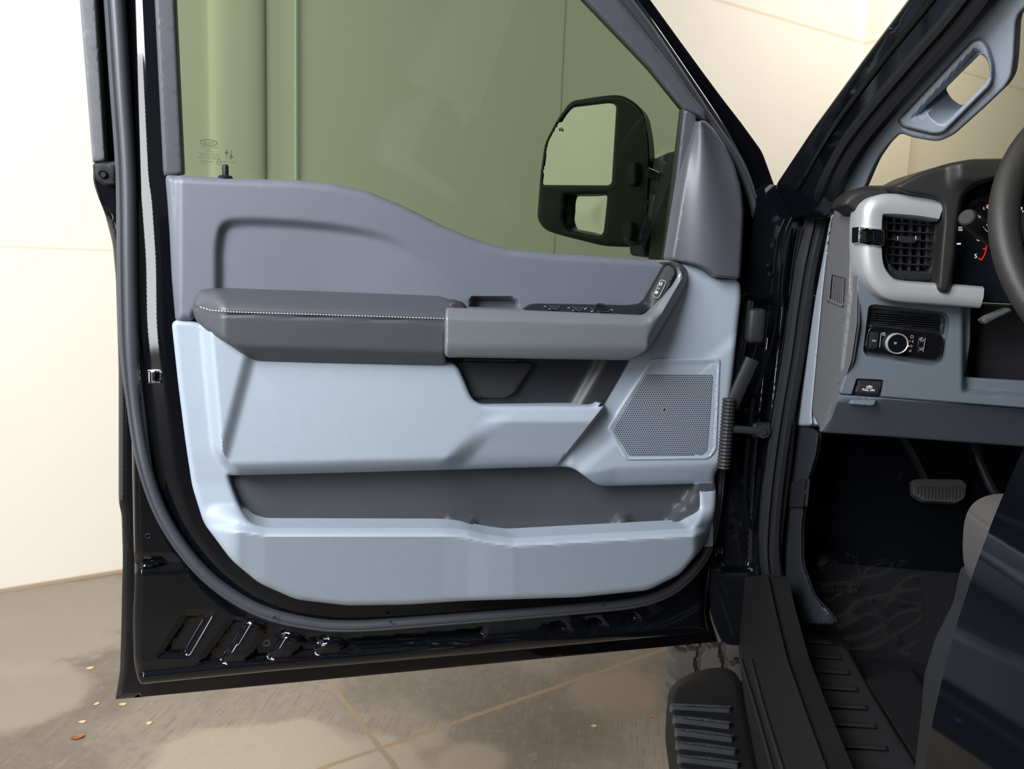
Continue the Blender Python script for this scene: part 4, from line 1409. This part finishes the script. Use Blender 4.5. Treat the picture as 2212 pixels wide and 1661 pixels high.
# silver C-shaped surround
CP = [(2033, 451), (1985, 444), (1935, 440), (1905, 441), (1887, 452), (1882, 475), (1881, 520), (1882, 556), (1888, 585), (1902, 608), (1922, 625), (1950, 632), (2000, 636), (2060, 640), (2121, 645)]
cpath = curve3([DASH.hit(x, y, .035) for x, y in CP], 6)
cprof = [(-.0165, -.055), (-.0165, -.004), (-.0135, .002), (-.002, .0045), (.0105, .001), (.0135, -.004), (.0135, -.055)]
sweep('silver_surround', cpath, cprof, (0, -1, 0), SILVER, dash, angle=50)
ck = relief('chrome_clip', [(1854, 489, 3), (1872, 491), (1900, 494), (1911, 497, 3), (1911, 530, 3), (1900, 533), (1872, 530), (1853, 524, 3)], DASH, CHROME, dash, off=.043, spacing=8, er=3, ed=.004, skirt=.03, r=3)
relief('clip_inset', [(1887, 498), (1907, 499), (1907, 526), (1887, 527)], DASH, GLOSSB, dash, off=.0436, spacing=20, skirt=.001)
strokes('clip_grooves', [[(1855, y0), (1870, y0 + 1.5)] for y0 in (500, 505, 510, 515, 520)], DASH, .0432, BLACKR, dash, w=2.2)

# air vent
VO = [(1912, 460, 8), (2030, 466, 5), (2033, 475), (2024, 580, 8), (2013, 606, 8), (1940, 606, 12), (1922, 594), (1910, 560)]
VH = [(1919, 470, 8), (1926, 465, 6), (2018, 470, 4), (2020, 476), (2014, 560), (2006, 586, 6), (1935, 583, 8), (1918, 560)]
vent = relief('air_vent', VO, DASH, BPLAST, dash, off=.018, holes=[VH], spacing=9, er=4, ed=.004, skirt=.04, r=6, hr=6)
relief('vent_duct', [(1910, 455), (2030, 460), (2024, 600), (1915, 600)], DASH, BLACKR, dash, off=-.02, spacing=30, skirt=.002)
for i, y0 in enumerate((481, 498, 516, 533, 550, 568)):
    relief('vent_slat', [(1914, y0 - 1.8), (2018, y0 + 4), (2018, y0 + 7.2), (1914, y0 + 1.6)], DASH, BPLAST, dash, off=.012, spacing=30, er=.8, ed=.0006, skirt=.018)
for x0 in (1932, 1950, 1969, 1988, 2005):
    relief('vent_vane', [(x0 - 3, 468), (x0 + 4, 469), (x0 - 1, 584), (x0 - 8, 584)], DASH, mat('vane_grey', (.03, .032, .037), .35), dash, off=-.004, spacing=30, er=.8, ed=.0006, skirt=.012)
relief('vent_knob', [(1938, 509, 4), (1982, 511, 4), (1983, 521, 4), (1975, 527, 4), (1945, 525, 4), (1937, 519, 4)], DASH, BPLAST, dash, off=.022, spacing=9, er=3, ed=.003, skirt=.012, r=4)
for xa in (1938, 1977):
    relief('vent_knob_cap', [(xa, 509, 2), (xa + 5, 509, 2), (xa + 6, 520, 2), (xa + 1, 520, 2)], DASH, CHROME, dash, off=.0235, spacing=9, er=1.4, ed=.001, skirt=.004, r=2)

# dash top, cluster hood
relief('dash_corner_pad', [(1812, 448), (1822, 426), (1845, 409), (1871, 401), (1932, 400), (1975, 411), (2005, 423), (2005, 450), (1880, 450), (1862, 480), (1832, 453)], DASH, DASHTOP, dash, off=.0, spacing=8, er=14, ed=.03, skirt=.05, r=12, angle=60)
HOOD = [(1925, 404), (1985, 372), (2050, 352), (2100, 343), (2212, 341), (2500, 350), (2500, 378), (2212, 380), (2150, 387), (2108, 400), (2080, 424, 10), (2072, 470), (2064, 560), (2058, 600), (2050, 636), (2022, 630), (2028, 560), (2036, 470), (2034, 436), (2000, 425), (1960, 420)]
relief('cluster_hood', HOOD, DASH, DASHTOP, dash, off=.05, h=lambda P, d: .012 * sm((P[:, 0] - 2040) / 40) * sm((420 - P[:, 1]) / 40), spacing=7, er=10, ed=.012, skirt=.10, r=14, angle=60)
clu = relief('gauge_cluster', [(2040, 650), (2055, 400), (2110, 370), (2500, 360), (2500, 660)], DASH, SCR, dash, off=-.01, spacing=40, skirt=.004)
relief('cluster_lip', [(2075, 470), (2112, 440), (2160, 424), (2300, 420), (2300, 412), (2160, 414), (2106, 428), (2068, 456)], DASH, BPLAST, dash, off=.0, spacing=14, er=3, ed=.003, skirt=.006, r=8)
GO = -.0085
for q in ([(2057, 471), (2063, 468.5), (2071, 467.5)], [(2131.5, 447), (2135.5, 450.5), (2140, 451.5), (2148, 452.5)]):
    strokes('gauge_arc', [q], DASH, GO, LIT, clu, w=1.6)
for q in ([(2133, 445.5), (2135.5, 442.5)], [(2204, 447), (2208, 449), (2206, 453)], [(2110.5, 518), (2112.5, 519)], [(2114.5, 520), (2115.5, 520.5)]):
    strokes('gauge_tick', [q], DASH, GO, LIT, clu, w=1.6)
strokes('oil_icon', [[(2140, 443), (2143, 442), (2146, 445), (2142, 447)]], DASH, GO, LIT, clu, w=1.6)
strokes('gauge_needle', [[(2052, 526.5), (2075, 526.5)]], DASH, GO, LITC, clu, w=3.4)
strokes('gauge_needle', [[(2148, 439), (2148, 453)]], DASH, GO, LITC, clu, w=4)
strokes('redline_arc', [[(2131, 530), (2130, 540), (2127, 550), (2123, 557), (2119, 562), (2113.5, 557)]], DASH, GO, LITR, clu, w=1.9)
for q in ([(2130, 537), (2124, 537)], [(2130.5, 443.5), (2133, 442.5)]):
    strokes('redline_tick', [q], DASH, GO, LITR, clu, w=1.9)
lettering('gauge_lettering', '5', 2108, 553.5, 13, DASH, GO, LIT, clu, bold=.01)
lettering('gauge_lettering', '2', 2056, 486, 13, DASH, GO, LIT, clu)
lettering('gauge_lettering', 'L', 2126, 450, 8, DASH, GO, LIT, clu)
lettering('gauge_lettering', 'H', 2211, 457, 8, DASH, GO, LIT, clu)
lettering('gauge_lettering', 'RPM', 2073, 492, 5.6, DASH, GO, LIT, clu)
lettering('gauge_lettering', 'x1000', 2073, 497, 5.2, DASH, GO, LIT, clu)

# storage slot + light switches
relief('ribbed_bin', [(1880, 668, 6), (1890, 665, 5), (2036, 680, 6), (2042, 690, 5), (2036, 722, 6), (1886, 704, 6), (1877, 696, 4)], DASH, BPLAST, dash, off=-.012, h=lambda P, d: -.004 * sm(d / 6), spacing=7, skirt=.006, r=5)
for k in range(7):
    y0 = 673 + k * 5.0
    relief('bin_rib', [(1884, y0), (2028, y0 + 12.5), (2031, y0 + 14), (2028, y0 + 15.2), (1884, y0 + 2.6)], DASH, BPLAST, dash, off=-.0125, spacing=40, er=1, ed=.001, skirt=.004)
SWO = [(1874, 712, 8), (1884, 704, 8), (2030, 721, 10), (2040, 732, 8), (2034, 768, 8), (2022, 779, 8), (1878, 762, 6), (1867, 752, 6)]
swp = relief('light_switch_panel', SWO, DASH, GLOSSB, dash, off=-.006, spacing=9, er=3, ed=.003, skirt=.012, r=8)
kc = DASH.hit(1934, 741, -.006)
lathe('headlamp_dial', kc, (0, -1, 0), [(.0135, 0), (.0135, .009), (.0128, .0095), (0, .0095)], GLOSSB, dash, 36)
lathe('dial_ring', kc, (0, -1, 0), [(.0135, .002), (.0150, .002), (.0150, .010), (.0142, .0112), (.0132, .0105), (.0130, .009)], SILVER, dash, 40)
relief('cargo_lamp_button', [(1880, 716, 3), (1897, 717, 3), (1899, 720), (1895, 753, 3), (1877, 754, 3), (1876, 751)], DASH, BPLAST, dash, off=-.003, spacing=9, er=2, ed=.002, skirt=.006, r=3)
relief('pedal_adjust_switch', [(1985, 727), (2001, 729), (1996, 762), (1981, 760)], DASH, GLOSSB, dash, off=-.004, spacing=9, er=1.5, ed=.0015, skirt=.004)
relief('amber_indicator', [(1957, 745.5), (1964, 746), (1963.5, 749.5), (1956.5, 749)], DASH, LITO, dash, off=-.004, spacing=20, skirt=.001)


def dee(x, y, s):
    return [[(x + 1.5 * s, y - 2.5 * s), (x - .2 * s, y - 2.5 * s), (x - .8 * s, y), (x - .2 * s, y + 2.5 * s), (x + 1.5 * s, y + 2.5 * s), (x + 3 * s, y), (x + 1.5 * s, y - 2.5 * s)]] + [[(x - 3.4 * s, y + k * s), (x - 1.5 * s, y + k * s + .6)] for k in (-2, 0, 2)]


ic = [[(1970 + 3 * math.cos(a), 727.5 + 3 * math.sin(a)) for a in np.linspace(0, 6.283, 17)], [(1964, 735), (1967, 737.5), (1964, 740)], [(1973, 735), (1970, 737.5), (1973, 740)]]
ic += dee(1968, 747.5, .9) + dee(1966, 757.5, .9)
ic += [[(1909.5 + 2 * math.cos(a), 721.5 + 2 * math.sin(a)) for a in np.linspace(0, 6.283, 11)]] + [[(1909.5 + 3 * math.cos(a), 721.5 + 3 * math.sin(a)), (1909.5 + 4.2 * math.cos(a), 721.5 + 4.2 * math.sin(a))] for a in np.linspace(0, 6.283, 9)]
ic += [[(1905, 719), (1903, 722), (1900, 750)]]
strokes('switch_markings', ic, DASH, -.0057, ICON, dash, w=.9)
strokes('switch_markings', dee(1934.5, 741, .85), DASH, .0040, ICON, dash, w=.8)
strokes('switch_markings', [[(1884, 737), (1886, 734), (1889, 734), (1891, 736), (1893, 737), (1884, 737)], [(1988, 733), (1991, 736), (1988, 738)], [(1993, 732), (1995, 735), (1993, 738)], [(1986, 751), (1989, 754), (1986, 757)], [(1991, 750), (1993, 753), (1990, 757)], [(1999, 730), (1994, 760)]], DASH, -.0022, ICON, dash, w=.9)
pbk = relief('parking_brake_switch', [(1853, 819, 4), (1905, 822, 3), (1907, 826, 4), (1899, 852, 5), (1893, 853, 4), (1848, 849, 4), (1847, 845, 3)], DASH, BPLAST, dash, off=-.003, h=lambda P, d: .006 * sm((P[:, 1] - 819) / 34), spacing=7, er=3, ed=.003, skirt=.012, r=4)
lettering('switch_lettering', 'PULL ON', 1876, 842.5, 6.6, DASH, .0034, WHITEM, pbk, ang=.06, bold=.05)
strokes('brake_symbol', [[(1878 + 4 * math.cos(a), 836 + 3 * math.sin(a)) for a in np.linspace(0, 6.283, 17)], [(1876.8, 838), (1877.4, 834), (1880, 834.4), (1879.6, 836), (1877.4, 836)], [(1872.6, 833.5), (1872, 836), (1872.6, 838.5)], [(1883.2, 833.5), (1884, 836), (1883.2, 838.5)]], DASH, .0024, WHITEM, pbk, w=.9)
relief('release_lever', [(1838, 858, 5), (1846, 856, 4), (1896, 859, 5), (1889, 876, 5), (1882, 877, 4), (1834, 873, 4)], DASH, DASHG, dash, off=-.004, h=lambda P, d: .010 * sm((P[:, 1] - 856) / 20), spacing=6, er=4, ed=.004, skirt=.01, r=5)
relief('column_shroud', [(2097, 655), (2500, 690), (2500, 850), (2100, 820), (2088, 800)], Y(1.34), BLACKR, dash, spacing=30, skirt=.01)
relief('column_lever', [(2118, 692), (2130, 684), (2180, 664), (2188, 672), (2150, 690), (2128, 702)], Y(1.20), mat('lever_grey', (.05, .055, .06), .4), dash, spacing=8, er=4, ed=.004, skirt=.012, r=5)

# turn signal stalk
e1, e2 = Y(1.06).hit(2087, 468), Y(1.16).hit(2215, 575)
ax = (e2 - e1) / np.linalg.norm(e2 - e1)
L_ = float(np.linalg.norm(e2 - e1))
stk = lathe('turn_signal_stalk', e1, ax, [(0, 0), (.0085, 0), (.0102, .0015), (.0105, .004), (.0115, .045), (.0105, .047), (.0105, .05), (.0095, L_), (0, L_)], mat('stalk_plastic', (.012, .011, .010), .55, spec=.25), ROOT, 28)
SP = Plane(e1 + np.array([0.02, -.014, 0]), (0, -1, .3))
strokes('stalk_markings', [[(2113, 465), (2115, 470), (2118, 470), (2117, 466)], [(2133, 476), (2134, 482)], [(2132, 484), (2131.5, 488)], [(2124, 490), (2126, 492)], [(2127, 494), (2129, 496), (2131, 499), (2134, 500)]], SP, 0, ICON, stk, w=.9)

# steering wheel
wc = Y(1.02).hit(2150, 492)
R_, r0 = .192, .0155
ctr = wc + np.array([R_ + r0 * .6, 0, 0])
wax = np.array([0, -.92, .39])
wr = np.array([1.0, 0, 0])
wu = np.cross(wr, -wax) * -1
wu = np.cross(wax, wr)
rim = [ctr + R_ * (wr * math.cos(a) + wu * math.sin(a)) for a in np.linspace(0, 2 * math.pi, 73)[:-1]]
stw = sweep('steering_wheel', rim, ell(.0165, .0150, 16), wax, mat('wheel_leather', (.016, .015, .014), .5, spec=.3, bump=.2, bs=700), ROOT, closed=True)
for a in (math.pi, 0, -math.pi / 2):
    d = wr * math.cos(a) + wu * math.sin(a)
    sweep('wheel_spoke', [ctr + d * .06 - wax * .02, ctr + d * .12 - wax * .015, ctr + d * .186], ell(.020, .008, 12, 3), wax, BPLAST, stw)
lathe('wheel_hub', ctr - wax * .03, wax, [(.085, -.02), (.085, .02), (.07, .035), (.04, .042), (0, .045)], BPLAST, stw, 36)
lathe('steering_column', ctr - wax * .05, -wax, [(.045, 0), (.055, .05), (.06, .2), (0, .2)], BPLAST, stw, 24)

# ---- running board
RB = Z(.50)
rb = relief('running_board', [(1441, 1520), (1444, 1490), (1470, 1463), (1515, 1446), (1560, 1440), (1588, 1450), (1603, 1478), (1612, 1520), (1640, 1661), (1690, 1900), (1500, 1900), (1462, 1661)], RB, MATTE, ROOT, off=0, h=lambda P, d: .012 * np.exp(-((P[:, 1] - 1480) / 40) ** 2), spacing=10, er=16, ed=.03, skirt=.07, r=24, angle=50)
tag(rb, 'black running board with ribbed tread')
TRD = mat('tread_plastic', (.035, .038, .044), .35)
for (xa, ya), (xb, yb) in (((1446, 1519), (1583, 1525)), ((1452, 1545), (1582, 1559)), ((1456, 1572), (1588, 1587)), ((1458, 1600), (1594, 1615)), ((1462, 1629), (1600, 1644)), ((1467, 1659), (1607, 1675)), ((1472, 1692), (1616, 1709))):
    relief('tread_bar', [(xa, ya, 3), ((xa + xb) / 2, ya + (yb - ya) * .35), (xb, yb, 3), (xb - 6, yb + 6, 3), (xa + 4, ya + 5, 3)], RB, TRD, rb, off=.012, h=lambda P, d: .004 * sm(d / 4), spacing=5, er=2, ed=.002, skirt=.014, r=3)

# ---- front wheel turned in its arch
tc_ = np.array([.395, 2.32, .41])
ta = np.array([math.cos(.20), -math.sin(.20), 0])
tb_ = np.array([-ta[1], ta[0], 0])
bm = bmesh.new()
NA, NW, RT, WT = 260, 60, .41, .285
rows = []
for i in range(NA):
    a = 2 * math.pi * i / NA
    row = []
    for j in range(NW + 1):
        w = -1 + 2 * j / NW
        aw = abs(w)
        rr = RT - .016 * max(0, aw - .72) ** 2 / .08 * 1.0 - .01 * aw * aw
        ph = (i + 4 * w * 2) % 9
        zig = .05 * (abs(((i + 2) % 9) - 4) / 2.2 - 1)
        groove = min(abs(w - .40 - zig), abs(w + .40 + zig), abs(w - zig * .8)) < .045
        lat = (int(i + 5 * w + (4 if w > 0 else 0)) % 9) == 0
        sh = aw > .80 and i % 6 in (0, 1)
        if (groove or lat or sh) and aw < .97:
            rr -= .018
        if j == 0 or j == NW:
            rr -= .035
        row.append(bm.verts.new(tc_ + ta * w * WT / 2 + (tb_ * math.cos(a) + np.array([0, 0, 1.0]) * math.sin(a)) * rr))
    rows.append(row)
side = []
for sgn, col in ((-1, 0), (1, NW)):
    prev = [r[col] for r in rows]
    for k, (rr, w) in enumerate(((.33, 1.02), (.25, .92), (.22, .6))):
        cur = [bm.verts.new(tc_ + ta * sgn * w * WT / 2 + (tb_ * math.cos(2 * math.pi * i / NA) + np.array([0, 0, 1.0]) * math.sin(2 * math.pi * i / NA)) * rr) for i in range(NA)]
        for i in range(NA):
            bm.faces.new((prev[i], prev[(i + 1) % NA], cur[(i + 1) % NA], cur[i]))
        prev = cur
    bm.faces.new(prev)
for i in range(NA):
    A, B = rows[i], rows[(i + 1) % NA]
    for j in range(NW):
        bm.faces.new((A[j], A[j + 1], B[j + 1], B[j]))
bmesh.ops.recalc_face_normals(bm, faces=bm.faces[:])
tag(link_bm('front_tyre', bm, TYRE, ROOT, angle=25), 'chunky black tread of the turned front tyre')
# fender and engine bay mass beyond the hinge pillar
hull('front_fender', [(.30, 1.58, .62), (.30, 1.58, 1.30), (.30, 3.6, .95), (.30, 3.6, 1.22), (.9, 1.58, .62), (.9, 1.58, 1.30), (.9, 3.6, .95), (.9, 3.6, 1.22), (.33, 1.75, 1.02), (.33, 2.8, 1.02)], PAINT, ROOT, .01)

hull('engine_hood', [(x, y, z) for x in (.32, 2.15) for y, z in ((1.60, .95), (1.60, 1.30), (3.9, .95), (3.9, 1.18))], PAINT, ROOT, .02)

# ---- clear printed film on the cab floor
bm = bmesh.new()
FILM = fillet([(1752, 1100), (1850, 1088), (1962, 1085), (1986, 1250), (1992, 1330), (1984, 1390), (1950, 1428), (1905, 1446), (1880, 1462), (1866, 1466), (1835, 1420), (1806, 1350), (1772, 1260)], 14)
bm.free()
filmm = glass('clear_film', (.95, .96, .97), 1.0, .12)


class FloorFilm(Plane):
    """flat cab floor running up into the sloping toe board"""
    def hits(self, P, off):
        P = np.asarray(P, float)
        V = np.column_stack([P[:, 0] - CX, P[:, 1] - CY, np.full(len(P), F)]) @ RM.T
        ts = [((np.array(p, float) - EYE) @ n + off) / (V @ n) for p, n in ((np.array([0, 1.4, .70]), np.array([0, 0, 1.0])), (np.array([0, 1.4, .70]), np.array([0, -.491, .871])))]
        return EYE + V * np.minimum(ts[0], ts[1])[:, None]


FZ = FloorFilm((0, 1.4, .70), (0, -.2, .98))
fb = FZ.hits([(1870, 1300)], 0)[0]
fo = relief('protective_film', FILM, FZ, filmm, None, off=.003, h=lambda P, d: .006 * np.sin(P[:, 0] / 23 + 1.7 * np.sin(P[:, 1] / 37)) * np.sin(P[:, 1] / 29 + P[:, 0] / 61) + .004 * np.sin((P[:, 0] * .5 + P[:, 1]) / 11), spacing=6, skirt=0, base=fb, angle=80)
fo.location = fb
tag(fo, 'clear protective film printed with black letters covering the driver floor', 'plastic film')
INK = mat('black_ink', (.003, .003, .003), .6)
for t, x, y, a in (('MUST REMOVE', 1812, 1262, .02), ('FLOOR COVER', 1806, 1275, .02), ('MUST REMOVE', 1818, 1160, 1.25), ('FLOOR COVER', 1843, 1190, 1.3), ('MUST REMOVE', 1895, 1330, 1.1), ('FLOOR COVER', 1915, 1345, 1.05), ('MUST REMOVE', 1945, 1300, .12), ('FLOOR COVER', 1800, 1110, .02)):
    lettering('film_lettering', t, x, y, 14, FZ, .011, INK, fo, ang=a, base=fb, sx=1.0)

# what looks different from the rest of the truck
for nm, lb in (('armrest', 'black leather armrest with pale stitching'), ('lower_trim', 'light grey lower door trim'), ('upper_trim', 'slate grey upper door trim'),
               ('grab_handle', 'satin graphite door grab handle'), ('window_glass', 'green tinted door glass'), ('map_pocket', 'dark grey map pocket'), ('speaker_grille', 'perforated grey speaker grille'),
               ('mirror_sail_cover', 'slate grey mirror patch cover'), ('switch_panel', 'black window switch panel'), ('silver_surround', 'silver surround curving round the air vent'), ('chrome_clip', 'chrome vent clip'),
               ('weather_seal', 'grey rubber door seal'), ('gauge_cluster', 'dark gauge screen with lit markings'), ('steering_wheel', 'black leather steering wheel rim'), ('brake_pedal', 'ribbed rubber brake pedal'),
               ('floor_carpet', 'charcoal floor carpet'), ('parking_brake_switch', 'black switch lettered PULL ON'), ('light_switch_panel', 'glossy black lamp switch panel'), ('amber_indicator', 'lit amber lamp')):
    bpy.data.objects[nm]['label'] = lb
